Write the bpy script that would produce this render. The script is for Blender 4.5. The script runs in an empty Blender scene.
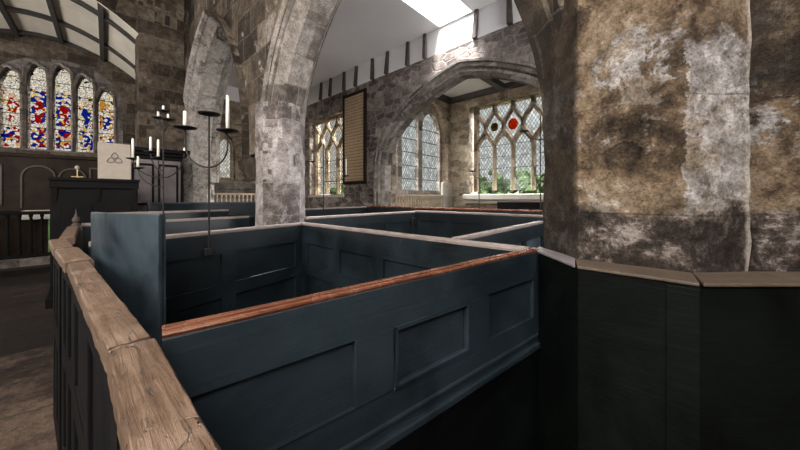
import bpy, math, random
from mathutils import Vector, noise as mnoise
random.seed(7)
sc = bpy.context.scene
COL = sc.collection
PI = math.pi

# ------------------------------------------------------------------ materials
def mat(name):
    m = bpy.data.materials.new(name); m.use_nodes = True
    nt = m.node_tree; nt.nodes.clear()
    out = nt.nodes.new('ShaderNodeOutputMaterial')
    return m, nt, out
def nd(nt, typ, ins=None, **props):
    n = nt.nodes.new('ShaderNode' + typ)
    for k, v in props.items(): setattr(n, k, v)
    for k, v in (ins or {}).items():
        sck = n.inputs[k]
        if hasattr(v, 'bl_idname') and 'Socket' in v.bl_idname: nt.links.new(v, sck)
        else:
            if sck.type == 'RGBA' and len(v) == 3: v = (*v, 1)
            sck.default_value = v
    return n
def mth(nt, op, a, b=0.0, c=None):
    ins = {0: a, 1: b}
    if c is not None: ins[2] = c
    return nd(nt, 'Math', ins, operation=op).outputs[0]
def mixc(nt, f, a, b, mode='MIX'):
    n = nt.nodes.new('ShaderNodeMix'); n.data_type = 'RGBA'; n.blend_type = mode
    for i, v in ((0, f), (6, a), (7, b)):
        if hasattr(v, 'bl_idname') and 'Socket' in v.bl_idname: nt.links.new(v, n.inputs[i])
        else: n.inputs[i].default_value = v if i == 0 else ((*v, 1) if len(v) == 3 else v)
    return n.outputs[2]
def ramp(nt, fac, stops, interp='LINEAR'):
    n = nt.nodes.new('ShaderNodeValToRGB'); n.color_ramp.interpolation = interp
    e = n.color_ramp.elements
    while len(e) < len(stops): e.new(0.5)
    for i, (p, c) in enumerate(stops):
        e[i].position = p; e[i].color = (*c, 1) if len(c) == 3 else c
    nt.links.new(fac, n.inputs[0]); return n.outputs[0]
def noise(nt, vec, scale, detail=6, rough=.6, dist=0.0):
    return nd(nt, 'TexNoise', {'Vector': vec, 'Scale': scale, 'Detail': detail, 'Roughness': rough, 'Distortion': dist}).outputs['Fac']
def maprange(nt, v, a, b, c=0.0, d=1.0):
    return nd(nt, 'MapRange', {0: v, 1: a, 2: b, 3: c, 4: d}).outputs[0]
def coords(nt):
    t = nt.nodes.new('ShaderNodeTexCoord'); return t.outputs['UV'], t.outputs['Object']
def finish(nt, out, col, rough, height=None, bstr=.3, bdist=.02, metallic=0.0, spec=.5):
    p = nd(nt, 'BsdfPrincipled', {'Base Color': col, 'Roughness': rough, 'Metallic': metallic, 'Specular IOR Level': spec})
    if height is not None:
        b = nd(nt, 'Bump', {'Height': height, 'Strength': bstr, 'Distance': bdist})
        nt.links.new(b.outputs[0], p.inputs['Normal'])
    nt.links.new(p.outputs[0], out.inputs[0]); return p
G3 = lambda v: (v, v, v)

def stone(name, pal, bw=.55, bh=.3, mortar=.010, joint=(.35, .3, .26), jmix=.5, grime=.35, grime_col=(.025, .02, .016),
          lime=0.0, lime_col=(.5, .47, .46), bump=.5, seed=0.0, rubble=False, tan=None, tan_amt=0.0):
    m, nt, out = mat(name); uv, ob = coords(nt)
    pos = nd(nt, 'Mapping', {0: ob, 1: (seed, seed * 1.7, seed * .6)}).outputs[0]
    wob = nd(nt, 'TexNoise', {'Vector': pos, 'Scale': 4.0, 'Detail': 3.0}).outputs['Color']
    wv = nd(nt, 'VectorMath', {0: wob, 1: (.5, .5, .5)}, operation='SUBTRACT').outputs[0]
    wv = nd(nt, 'VectorMath', {0: wv, 3: .09 if not rubble else .16}, operation='SCALE').outputs[0]
    uvw = nd(nt, 'VectorMath', {0: uv, 1: wv}, operation='ADD').outputs[0]
    if rubble:
        mp = nd(nt, 'Mapping', {0: uvw, 3: (1 / bw, 1 / bh, 1)}).outputs[0]
        vc = nd(nt, 'TexVoronoi', {'Vector': mp, 'Scale': 1.0, 'Randomness': .8}, voronoi_dimensions='2D')
        ve = nd(nt, 'TexVoronoi', {'Vector': mp, 'Scale': 1.0, 'Randomness': .8}, voronoi_dimensions='2D', feature='DISTANCE_TO_EDGE')
        cell = nd(nt, 'SeparateColor', {0: vc.outputs['Color']}).outputs[0]
        jf = maprange(nt, ve.outputs['Distance'], .02, .10, 1.0, 0.0)
    else:
        br = nd(nt, 'TexBrick', {'Vector': uvw, 'Color1': (0, 0, 0), 'Color2': (1, 1, 1), 'Mortar': (.5, .5, .5), 'Scale': 1.0,
                                 'Mortar Size': mortar, 'Mortar Smooth': .4, 'Bias': 0.0, 'Brick Width': bw, 'Row Height': bh})
        cell = nd(nt, 'SeparateColor', {0: br.outputs['Color']}).outputs[0]
        jf = br.outputs['Fac']
    n1 = noise(nt, pos, 1.6, 9, .68, .2); n2 = noise(nt, pos, 9.0, 9, .76, .1); n3 = noise(nt, pos, 60.0, 6, .7)
    t = mth(nt, 'MULTIPLY_ADD', cell, .42, mth(nt, 'MULTIPLY_ADD', n1, .75, mth(nt, 'MULTIPLY', n2, .55)))
    t = maprange(nt, t, .57, 1.16)
    col = ramp(nt, t, [(0.0, pal[0]), (.35, pal[1]), (.65, pal[2]), (1.0, pal[3])])
    if tan:
        nt_ = noise(nt, pos, 1.1, 5, .6, .8)
        col = mixc(nt, mth(nt, 'MULTIPLY', maprange(nt, nt_, .45, .62), tan_amt), col, tan)
    lh = 0.0
    if lime > 0:
        nl = noise(nt, nd(nt, 'Mapping', {0: pos, 1: (5.3, 2.1, 7.7)}).outputs[0], 2.1, 9, .68, 1.0)
        lf = maprange(nt, nl, .60 - lime * .22, .63 - lime * .22 + .02)
        lf2 = mth(nt, 'MULTIPLY', lf, maprange(nt, n2, .3, .62, .45, 1.0))
        col = mixc(nt, lf2, col, lime_col); lh = lf2
    ng = noise(nt, nd(nt, 'Mapping', {0: pos, 1: (1.3, 9.1, 3.7)}).outputs[0], 2.6, 9, .72, 1.2)
    gf = mth(nt, 'MULTIPLY', maprange(nt, ng, .52, .68), grime)
    col = mixc(nt, gf, col, grime_col)
    pit = maprange(nt, noise(nt, pos, 24.0, 7, .75), .55, .66)
    col = mixc(nt, mth(nt, 'MULTIPLY', pit, .6), col, pal[0])
    sp_ = maprange(nt, mth(nt, 'MULTIPLY_ADD', n3, .5, mth(nt, 'MULTIPLY', n2, .5)), .38, .64, .50, 1.35)
    col = mixc(nt, 1.0, col, nd(nt, 'CombineColor', {0: sp_, 1: sp_, 2: sp_}).outputs[0], 'MULTIPLY')
    col = mixc(nt, mth(nt, 'MULTIPLY', jf, jmix), col, joint)
    h = mth(nt, 'MULTIPLY_ADD', n2, .8, mth(nt, 'MULTIPLY_ADD', n3, .35, mth(nt, 'MULTIPLY', jf, -.7)))
    if lime > 0: h = mth(nt, 'MULTIPLY_ADD', lh, .35, h)
    finish(nt, out, col, .88, h, bump, .03, spec=.25)
    return m

def paint_wood(name, c1, c2, rough=.42, wear=.25, wear_col=(.10, .13, .15), bump=.25, along='u', spec=.45):
    m, nt, out = mat(name); uv, ob = coords(nt)
    sc_ = (1.2, 26, 1) if along == 'u' else (26, 1.2, 1)
    g = nd(nt, 'Mapping', {0: uv, 3: sc_}).outputs[0]
    gr = noise(nt, g, 2.0, 6, .6, .4)
    big = noise(nt, ob, 2.2, 5, .6, .5)
    fine = noise(nt, ob, 22, 7, .7)
    col = mixc(nt, maprange(nt, big, .35, .68), c1, c2)
    sc1 = nd(nt, 'Mapping', {0: uv, 3: (6, 60, 1)}).outputs[0]
    wf = maprange(nt, noise(nt, sc1, 2.5, 8, .75, .8), .62, .74)
    wf = mth(nt, 'MULTIPLY', wf, mth(nt, 'MULTIPLY', maprange(nt, noise(nt, ob, 3.1, 4, .6), .42, .66), wear))
    col = mixc(nt, wf, col, wear_col)
    r = mth(nt, 'MULTIPLY_ADD', fine, .3, rough - .15)
    h = mth(nt, 'MULTIPLY_ADD', gr, .6, mth(nt, 'MULTIPLY', fine, .5))
    finish(nt, out, col, r, h, bump, .01, spec=spec)
    return m

def bare_wood(name, c1, c2, c3, rough=.6, bump=.6, crack=.7, lenscale=(1.5, 30, 1), spec=.3):
    m, nt, out = mat(name); uv, ob = coords(nt)
    g = nd(nt, 'Mapping', {0: uv, 3: lenscale}).outputs[0]
    gr = noise(nt, g, 1.6, 8, .65, .7)
    big = noise(nt, ob, 7, 6, .65, .8); fine = noise(nt, ob, 60, 4, .7)
    col = ramp(nt, mth(nt, 'MULTIPLY_ADD', gr, .6, mth(nt, 'MULTIPLY', big, .5)), [(.28, c1), (.55, c2), (.8, c3)])
    ck = maprange(nt, noise(nt, nd(nt, 'Mapping', {0: uv, 3: (lenscale[0] * 2.4, lenscale[1] * 1.5, 1)}).outputs[0], 2.1, 7, .7, 1.2), .60, .68)
    gouge = mth(nt, 'MAXIMUM', maprange(nt, noise(nt, ob, 28, 3, .5, 1.0), .66, .72), maprange(nt, noise(nt, nd(nt, 'Mapping', {0: uv, 3: (5, 16, 1)}).outputs[0], 3.0, 6, .7, .6), .60, .67))
    col = mixc(nt, mth(nt, 'MULTIPLY', mth(nt, 'MAXIMUM', ck, gouge), crack), col, (c1[0] * .3, c1[1] * .3, c1[2] * .3))
    h = mth(nt, 'MULTIPLY_ADD', gr, .6, mth(nt, 'MULTIPLY_ADD', fine, .25, mth(nt, 'MULTIPLY', mth(nt, 'MAXIMUM', ck, gouge), -1.0)))
    finish(nt, out, col, mth(nt, 'MULTIPLY_ADD', big, .25, rough - .12), h, bump, .008, spec=spec)
    return m

def plain(name, c, rough=.7, var=.15, scale=4, metallic=0.0, bump=.15, spec=.5):
    m, nt, out = mat(name); uv, ob = coords(nt)
    n = noise(nt, ob, scale, 6, .6, .3)
    col = mixc(nt, maprange(nt, n, .3, .7), tuple(x * (1 - var) for x in c), tuple(min(1, x * (1 + var)) for x in c))
    finish(nt, out, col, rough, noise(nt, ob, scale * 6, 4, .6), bump, .01, metallic, spec)
    return m

def leaded(name, w=.10, h=.155, lead=.045, tint=(.86, .90, .90), green=0.0):
    m, nt, out = mat(name); uv, ob = coords(nt)
    s = nd(nt, 'SeparateXYZ', {0: uv})
    a = mth(nt, 'DIVIDE', s.outputs[0], w); b = mth(nt, 'DIVIDE', s.outputs[1], h)
    p = mth(nt, 'FRACT', mth(nt, 'ADD', a, b)); q = mth(nt, 'FRACT', mth(nt, 'SUBTRACT', a, b))
    f = lambda x: mth(nt, 'MINIMUM', x, mth(nt, 'SUBTRACT', 1.0, x))
    ln = mth(nt, 'LESS_THAN', mth(nt, 'MINIMUM', f(p), f(q)), lead)
    cell = nd(nt, 'TexWhiteNoise', {'Vector': nd(nt, 'CombineXYZ', {0: mth(nt, 'FLOOR', mth(nt, 'ADD', a, b)), 1: mth(nt, 'FLOOR', mth(nt, 'SUBTRACT', a, b)), 2: 0.0}).outputs[0]}, noise_dimensions='3D').outputs['Value']
    c = mixc(nt, cell, tint, tuple(x * .78 for x in tint))
    tr = nd(nt, 'BsdfTransparent', {'Color': c})
    gl = nd(nt, 'BsdfGlossy', {'Color': (1, 1, 1), 'Roughness': .15})
    g = nd(nt, 'MixShader', {0: .04, 1: tr.outputs[0], 2: gl.outputs[0]})
    df = nd(nt, 'BsdfDiffuse', {'Color': (.03, .03, .033)})
    nt.links.new(nd(nt, 'MixShader', {0: ln, 1: g.outputs[0], 2: df.outputs[0]}).outputs[0], out.inputs[0])
    return m

def stained(name, seed, uc, robe, ground):
    """a robed figure over a small panel, pale canopies and a pearl border, all cut by leads"""
    m, nt, out = mat(name); uv, ob = coords(nt)
    pos = nt.nodes.new('ShaderNodeNewGeometry').outputs['Position']
    mp = nd(nt, 'Mapping', {0: pos, 1: (seed * 3.1, seed * 1.3, seed * 2.2)}).outputs[0]
    wob = nd(nt, 'TexNoise', {'Vector': mp, 'Scale': 9.0, 'Detail': 2.0}).outputs['Color']
    vs = nd(nt, 'VectorMath', {0: mp, 1: nd(nt, 'VectorMath', {0: wob, 3: .06}, operation='SCALE').outputs[0]}, operation='ADD').outputs[0]
    vc = nd(nt, 'TexVoronoi', {'Vector': vs, 'Scale': 16.0}); ve = nd(nt, 'TexVoronoi', {'Vector': vs, 'Scale': 16.0}, feature='DISTANCE_TO_EDGE').outputs['Distance']
    rnd = nd(nt, 'SeparateColor', {0: vc.outputs['Color']}); r0, r1 = rnd.outputs[0], rnd.outputs[1]
    sp = nd(nt, 'SeparateXYZ', {0: uv}); du = mth(nt, 'SUBTRACT', sp.outputs[0], uc); z = sp.outputs[1]
    cp_ = nd(nt, 'SeparateXYZ', {0: nd(nt, 'VectorMath', {0: wob, 1: (.5, .5, .5)}, operation='SUBTRACT').outputs[0]})
    duw = mth(nt, 'MULTIPLY_ADD', cp_.outputs[0], .12, du); zw = mth(nt, 'MULTIPLY_ADD', cp_.outputs[1], .12, z)
    W_, A_, Y_, R_, B_, G_ = (.86, .83, .77), (.78, .60, .28), (.86, .76, .46), (.60, .03, .03), (.04, .08, .45), (.10, .26, .12)
    base = ramp(nt, r0, [(0, W_), (.34, Y_), (.44, A_), (.52, ground), (.70, W_), (.80, R_), (.88, B_), (.94, G_)], 'CONSTANT')
    def ell(cz_, rx, rz, dx=0.0):
        a = mth(nt, 'DIVIDE', mth(nt, 'SUBTRACT', duw, dx), rx); b = mth(nt, 'DIVIDE', mth(nt, 'SUBTRACT', zw, cz_), rz)
        return mth(nt, 'LESS_THAN', mth(nt, 'ADD', mth(nt, 'MULTIPLY', a, a), mth(nt, 'MULTIPLY', b, b)), 1.0)
    zc = 3.66
    niche = mth(nt, 'MULTIPLY', mth(nt, 'LESS_THAN', mth(nt, 'ABSOLUTE', duw), .115), mth(nt, 'LESS_THAN', mth(nt, 'ABSOLUTE', mth(nt, 'SUBTRACT', zw, zc)), .36))
    base = mixc(nt, mth(nt, 'MULTIPLY', niche, mth(nt, 'GREATER_THAN', r0, .42)), base, ground)
    rb = ramp(nt, r1, [(0, robe), (.40, W_), (.58, robe), (.74, A_), (.84, W_)], 'CONSTANT')
    base = mixc(nt, mth(nt, 'MAXIMUM', ell(zc - .08, .07, .30), ell(zc - .02, .10, .10, .02)), base, rb)
    base = mixc(nt, ell(zc + .24, .042, .055), base, (.80, .64, .52))
    low = mth(nt, 'LESS_THAN', z, 3.20)
    lowc = ramp(nt, r0, [(0, W_), (.22, robe), (.40, A_), (.5, (.75, .60, .50)), (.62, B_), (.74, W_), (.86, ground)], 'CONSTANT')
    base = mixc(nt, low, base, lowc)
    edge = mth(nt, 'GREATER_THAN', mth(nt, 'ABSOLUTE', du), .132)
    band = mth(nt, 'LESS_THAN', mth(nt, 'ABSOLUTE', mth(nt, 'SUBTRACT', z, 3.235)), .045)
    head = mth(nt, 'GREATER_THAN', zw, 4.10); foot = mth(nt, 'LESS_THAN', z, 2.72)
    wf = mth(nt, 'MULTIPLY', mth(nt, 'MAXIMUM', mth(nt, 'MAXIMUM', edge, band), mth(nt, 'MAXIMUM', head, foot)), mth(nt, 'GREATER_THAN', r1, .14))
    base = mixc(nt, wf, base, W_)
    tone = maprange(nt, noise(nt, mp, 38, 5, .75), .3, .68, .72, 1.25)
    col = mixc(nt, 1.0, base, nd(nt, 'CombineColor', {0: tone, 1: tone, 2: tone}).outputs[0], 'MULTIPLY')
    ln = mth(nt, 'LESS_THAN', ve, .022)
    ln = mth(nt, 'MAXIMUM', ln, mth(nt, 'LESS_THAN', mth(nt, 'FRACT', mth(nt, 'DIVIDE', z, .29)), .05))
    tr = nd(nt, 'BsdfTransparent', {'Color': col}); df = nd(nt, 'BsdfDiffuse', {'Color': (.02, .02, .02)})
    nt.links.new(nd(nt, 'MixShader', {0: ln, 1: tr.outputs[0], 2: df.outputs[0]}).outputs[0], out.inputs[0])
    return m

M = {}
GREY = [(.055, .045, .04), (.15, .125, .11), (.26, .225, .20), (.40, .36, .34)]
BROWN = [(.03, .022, .016), (.10, .072, .05), (.20, .15, .105), (.33, .27, .21)]
TAN = [(.09, .07, .05), (.22, .17, .12), (.36, .29, .21), (.50, .42, .33)]
M['pillar_pale'] = stone('pale limewashed stone', GREY, .60, .42, .006, (.30, .27, .25), .35, .15, lime=.8, lime_col=(.45, .41, .385), bump=.6, seed=3.3)
M['pillar_grey'] = stone('weathered grey stone', [(.032, .026, .023), (.11, .092, .085), (.235, .205, .195), (.42, .38, .37)], .60, .42, .006, (.30, .27, .25), .35, .6, lime=.22, lime_col=(.40, .37, .37), bump=.6, seed=3.0)
M['pillar_brown'] = stone('stained brown stone', BROWN, .75, .44, .005, (.20, .16, .12), .35, .65, lime=.42, lime_col=(.40, .35, .31), bump=.9, seed=1.4, tan=(.21, .145, .085), tan_amt=.7)
M['pillar_lime'] = stone('limewashed stone', BROWN, .9, .46, .005, (.2, .16, .12), .3, .35, lime=1.0, lime_col=(.50, .46, .44), bump=.9, seed=4.2, tan=(.30, .22, .14), tan_amt=.8)
M['pillar_black'] = stone('damp blackened stone', [(.012, .01, .009), (.035, .029, .025), (.07, .058, .05), (.15, .125, .11)], .5, .36, .006, (.1, .08, .07), .4, .3, lime=.22, lime_col=(.26, .22, .19), bump=.8, seed=2.2)
def near_pillar():
    m, nt, out = mat('stained and limewashed pillar stone'); uv, ob = coords(nt)
    g = nt.nodes.new('ShaderNodeNewGeometry').outputs['Position']
    sx = nd(nt, 'SeparateXYZ', {0: g}); X, Y, Z = sx.outputs
    n1 = noise(nt, g, 2.4, 10, .70, .2); n2 = noise(nt, g, 12, 10, .76, .1); n3 = noise(nt, g, 85, 6, .7)
    na = noise(nt, nd(nt, 'Mapping', {0: g, 1: (4, 7, 2)}).outputs[0], 3.2, 9, .7, .25)
    nb = noise(nt, nd(nt, 'Mapping', {0: g, 1: (9, 1, 5)}).outputs[0], 5.0, 9, .74, .25)
    t = mth(nt, 'MULTIPLY_ADD', n1, .9, mth(nt, 'MULTIPLY', n2, .5))
    col = ramp(nt, maprange(nt, t, .55, .86), [(0, (.03, .021, .014)), (.3, (.10, .068, .044)), (.55, (.22, .155, .10)), (.8, (.33, .25, .18)), (1, (.48, .42, .36))])
    # flaking limewash
    q = mth(nt, 'SUBTRACT', mth(nt, 'MULTIPLY', X, .72), mth(nt, 'MULTIPLY', Y, .70))
    zl = mth(nt, 'ADD', Z, mth(nt, 'MULTIPLY_ADD', na, .9, -.45))
    onface = mth(nt, 'MULTIPLY', mth(nt, 'GREATER_THAN', mth(nt, 'MULTIPLY_ADD', nb, .16, q), 1.25), mth(nt, 'LESS_THAN', q, 1.5))
    onface = mth(nt, 'MULTIPLY', onface, mth(nt, 'MULTIPLY', maprange(nt, zl, 1.42, 1.46), maprange(nt, zl, 2.0, 2.1, 1, 0)))
    mid = mth(nt, 'MULTIPLY', maprange(nt, zl, 1.68, 1.74), maprange(nt, zl, 2.06, 2.12, 1, 0))
    patch = mth(nt, 'MULTIPLY', mid, maprange(nt, mth(nt, 'MULTIPLY_ADD', nb, .6, mth(nt, 'MULTIPLY', n1, .5)), .545, .57))
    lf = mth(nt, 'MAXIMUM', mth(nt, 'MULTIPLY', onface, maprange(nt, nb, .36, .42)), patch)
    limec = mixc(nt, maprange(nt, n2, .35, .65), (.22, .19, .17), (.70, .66, .65))
    limec = mixc(nt, mth(nt, 'MULTIPLY', maprange(nt, na, .50, .58), .75), limec, (.33, .25, .17))
    col = mixc(nt, mth(nt, 'MULTIPLY', lf, .92), col, limec)
    # ochre bare stone where the wash has gone, damp dark foot
    foot = maprange(nt, mth(nt, 'ADD', Z, mth(nt, 'MULTIPLY_ADD', na, .30, -.15)), 1.40, 1.455, 1, 0)
    dampc = ramp(nt, maprange(nt, mth(nt, 'MULTIPLY_ADD', nb, .7, mth(nt, 'MULTIPLY', n2, .4)), .43, .68), [(0, (.014, .011, .009)), (.45, (.042, .032, .027)), (.66, (.12, .094, .08)), (.85, (.40, .34, .31))])
    col = mixc(nt, foot, col, dampc)
    # soot; then face tones and an edge highlight put into the colour
    so = mth(nt, 'MULTIPLY', maprange(nt, nb, .55, .66), maprange(nt, na, .42, .6))
    top = maprange(nt, zl, 1.95, 2.5)
    ey = mth(nt, 'DIVIDE', mth(nt, 'SUBTRACT', Y, .17), .07); ez = mth(nt, 'DIVIDE', mth(nt, 'SUBTRACT', Z, 1.665), .055)
    hole = mth(nt, 'ADD', mth(nt, 'ADD', mth(nt, 'MULTIPLY', ey, ey), mth(nt, 'MULTIPLY', ez, ez)), mth(nt, 'MULTIPLY_ADD', nb, 5.0, -2.5))
    so = mth(nt, 'MAXIMUM', so, maprange(nt, hole, .6, 1.0, 1, 0))
    east = mth(nt, 'MULTIPLY', maprange(nt, mth(nt, 'MULTIPLY_ADD', nb, .10, Y), .385, .42), .86)  # shade of the east-facing side put into the colour
    back = mth(nt, 'MULTIPLY', mth(nt, 'GREATER_THAN', X, 1.86), maprange(nt, mth(nt, 'MULTIPLY_ADD', na, .5, Z), 2.12, 2.22))  # upper wall beyond the pier made darker
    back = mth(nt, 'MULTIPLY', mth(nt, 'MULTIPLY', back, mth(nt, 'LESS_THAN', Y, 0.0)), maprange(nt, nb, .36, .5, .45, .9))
    edge_light = mth(nt, 'MULTIPLY', maprange(nt, mth(nt, 'MULTIPLY_ADD', nb, .03, q), 1.412, 1.426), mth(nt, 'LESS_THAN', X, 1.84))  # pale strip paints the bright highlight on the pier's edge
    edge_light = mth(nt, 'MULTIPLY', edge_light, mth(nt, 'MULTIPLY', mth(nt, 'LESS_THAN', Y, 0.0), maprange(nt, na, .40, .46)))
    col = mixc(nt, mth(nt, 'MULTIPLY', edge_light, .6), col, (.70, .62, .55))
    col = mixc(nt, mth(nt, 'MULTIPLY', so, mth(nt, 'MULTIPLY_ADD', top, .4, .5)), col, (.02, .016, .012))
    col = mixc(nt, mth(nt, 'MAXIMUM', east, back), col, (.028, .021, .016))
    col = mixc(nt, mth(nt, 'MULTIPLY', maprange(nt, n3, .56, .68), .5), col, (.03, .022, .016))
    br = nd(nt, 'TexBrick', {'Vector': uv, 'Scale': 1.0, 'Mortar Size': .005, 'Mortar Smooth': .5, 'Brick Width': .62, 'Row Height': .47})
    col = mixc(nt, mth(nt, 'MULTIPLY', br.outputs['Fac'], .2), col, (.05, .038, .03))
    sp_ = maprange(nt, mth(nt, 'MULTIPLY_ADD', n3, .6, mth(nt, 'MULTIPLY', n2, .4)), .36, .66, .35, 1.45)
    col = mixc(nt, 1.0, col, nd(nt, 'CombineColor', {0: sp_, 1: sp_, 2: sp_}).outputs[0], 'MULTIPLY')
    h = mth(nt, 'MULTIPLY_ADD', n2, 1.0, mth(nt, 'MULTIPLY_ADD', n3, .5, mth(nt, 'MULTIPLY_ADD', lf, .35, mth(nt, 'MULTIPLY', br.outputs['Fac'], -.15))))
    h = mth(nt, 'MULTIPLY_ADD', so, -.6, h)
    finish(nt, out, col, .88, h, .95, .035, spec=.2); return m
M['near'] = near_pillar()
M['arch'] = stone('arch stone', [(.017, .0125, .009), (.05, .038, .028), (.11, .085, .064), (.22, .18, .145)], .5, .35, .007, (.2, .17, .14), .4, .45, lime=.08, lime_col=(.3, .27, .25), bump=.6, seed=6.1)
M['arch_dark'] = stone('darkened arch stone', [(.013, .010, .008), (.036, .027, .020), (.075, .058, .043), (.17, .14, .11)], .5, .35, .007, (.1, .08, .065), .4, .5, lime=.1, lime_col=(.22, .18, .15), bump=.7, seed=6.6)  # darker arch stone; carries the first arch's shade in its colour
M['arch_grey'] = stone('grey arch stone', [(.05, .043, .038), (.14, .12, .105), (.25, .22, .195), (.38, .34, .32)], .45, .33, .007, (.26, .23, .21), .4, .3, bump=.6, seed=8.8)
M['rubble'] = stone('rubble wall stone', [(.06, .05, .045), (.15, .12, .105), (.27, .225, .20), (.42, .37, .34)], .30, .15, joint=(.30, .27, .25), jmix=.55, grime=.2, bump=.8, seed=2.7, rubble=True)
M['rubble_dark'] = stone('dark wall stone', [(.02, .0145, .010), (.055, .041, .030), (.105, .081, .060), (.18, .145, .113)], .55, .27, .008, (.12, .1, .085), .4, .3, bump=.6, seed=9.9)
M['rubble_tan'] = stone('tan wall stone', TAN, .34, .17, joint=(.38, .33, .27), jmix=.5, grime=.15, bump=.8, seed=5.5, rubble=True)
M['dress_tan'] = stone('tan dressed stone', TAN, .5, .3, .006, (.35, .3, .24), .3, .15, bump=.4, seed=4.4)
M['dress_grey'] = stone('grey dressed stone', GREY, .5, .3, .006, (.3, .27, .24), .3, .15, bump=.4, seed=7.7)
M['dress_dark'] = stone('dark dressed stone', [(.04, .035, .03), (.09, .078, .07), (.15, .13, .12), (.22, .2, .185)], .5, .3, .006, (.12, .1, .09), .3, .15, bump=.4, seed=7.1)
M['flag'] = stone('flagstones', [(.005, .003, .0022), (.010, .006, .0042), (.020, .012, .0085), (.085, .058, .042)], 1.9, .66, .007, (.02, .016, .012), .85, .3, bump=.3, seed=12.0)
M['plaster'] = plain('white plaster', (.84, .83, .84), .9, .04, 1.2, bump=.1)
M['plaster_cream'] = plain('cream plaster', (.70, .64, .55), .9, .14, 1.5, bump=.1)
M['beam'] = plain('dark stained beam', (.035, .030, .028), .7, .4, 6)
M['stud'] = plain('dark oak stud', (.06, .045, .038), .8, .4, 9)
M['pew'] = paint_wood('dark blue painted wood', (.0032, .0053, .007), (.0115, .0178, .0225), .36, .8, (.13, .16, .18))
M['pew_panel'] = paint_wood('dark blue painted panel', (.0036, .006, .0077), (.0115, .018, .0228), .38, .6, (.12, .15, .17))
M['pew_front'] = paint_wood('scuffed dark blue painted wood', (.0085, .014, .018), (.027, .040, .050), .36, 1.0, (.16, .19, .21))
M['pew_black'] = paint_wood('black green painted wood', (.001, .0014, .0014), (.004, .006, .005), .55, .08, (.03, .04, .035), spec=.10)
M['pew_blue'] = paint_wood('faded blue painted wood', (.010, .016, .0205), (.058, .079, .094), .36, .9, (.19, .235, .26), along='v')
M['oak_dark'] = paint_wood('black oak', (.005, .005, .0055), (.010, .009, .009), .7, .05, (.03, .028, .026), spec=.08)
M['reredos'] = paint_wood('brown oak panelling', (.013, .0075, .005), (.03, .0185, .013), .6, .2, (.07, .05, .04), spec=.12)
M['cap_red'] = bare_wood('red varnished wood', (.035, .012, .007), (.13, .042, .02), (.30, .135, .08), .26, .35, .5, (2, 110, 1), .6)
M['cap_worn'] = bare_wood('worn pale cap wood', (.10, .075, .065), (.22, .175, .16), (.36, .31, .29), .45, .4, .4, (2, 70, 1), .5)
M['oak_worn'] = bare_wood('worn bare oak', (.042, .024, .015), (.125, .078, .051), (.30, .215, .165), .36, .7, .7, (3, 60, 1), .5)
M['ledge'] = bare_wood('grey ledge wood', (.08, .07, .075), (.16, .145, .15), (.26, .24, .25), .4, .3, .4, (2, 30, 1), .5)
M['ledge_dark'] = bare_wood('brown ledge wood', (.03, .022, .016), (.075, .055, .04), (.13, .1, .075), .6, .3, .4, (2, 30, 1), .3)
M['iron'] = plain('black wrought iron', (.018, .016, .016), .5, .3, 20, .6, .2)
M['lead'] = plain('iron glazing bar', (.03, .03, .032), .6, .2, 20)
M['wax'] = plain('ivory candle wax', (.78, .74, .66), .5, .05, 12, bump=.05)
M['wick'] = plain('burnt wick', (.02, .018, .016), .9, .1, 20)
M['redwax'] = plain('red glass', (.30, .03, .03), .3, .1, 12)
M['card'] = plain('ivory linen cloth', (.36, .31, .26), .85, .08, 14, bump=.1)
M['knot'] = plain('grey stitched thread', (.13, .115, .10), .8, .1, 14)
M['linen'] = plain('white linen', (.62, .60, .56), .85, .08, 6)
M['green_cloth'] = plain('green embroidered cloth', (.16, .30, .10), .85, .35, 16)
M['brass'] = plain('polished brass', (.55, .42, .22), .3, .15, 12, .9, .05)
M['tablet'] = plain('pale stone tablet', (.46, .42, .37), .7, .12, 5, bump=.1)
M['grey_panel'] = paint_wood('grey purple oak', (.11, .095, .10), (.20, .175, .18), .5, .3, (.28, .25, .25), along='v')
M['baluster'] = plain('pale oak', (.36, .28, .21), .6, .3, 10)
M['glass'] = leaded('clear leaded glass')
M['glass_side'] = leaded('old leaded glass', .085, .13, .06, (.88, .88, .84))
M['leaf'] = plain('green leaves', (.022, .034, .014), .95, .7, 6, bump=.8, spec=0.0)
M['lawn'] = plain('mown grass', (.03, .05, .018), .9, .4, 3, spec=0.0)
M['roundel_red'] = None
def flat_glass(name, c):
    m, nt, out = mat(name); uv, ob = coords(nt)
    n = noise(nt, ob, 22, 4, .7)
    col = mixc(nt, maprange(nt, n, .42, .58), c, (min(1, c[0] * 1.3), c[1] * 3 + .1, c[2] + .02))
    nt.links.new(nd(nt, 'BsdfTransparent', {'Color': col}).outputs[0], out.inputs[0]); return m
M['roundel_red'] = flat_glass('red and gold glass', (.65, .06, .03))
M['roundel_dark'] = flat_glass('maroon glass', (.25, .08, .07))
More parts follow.
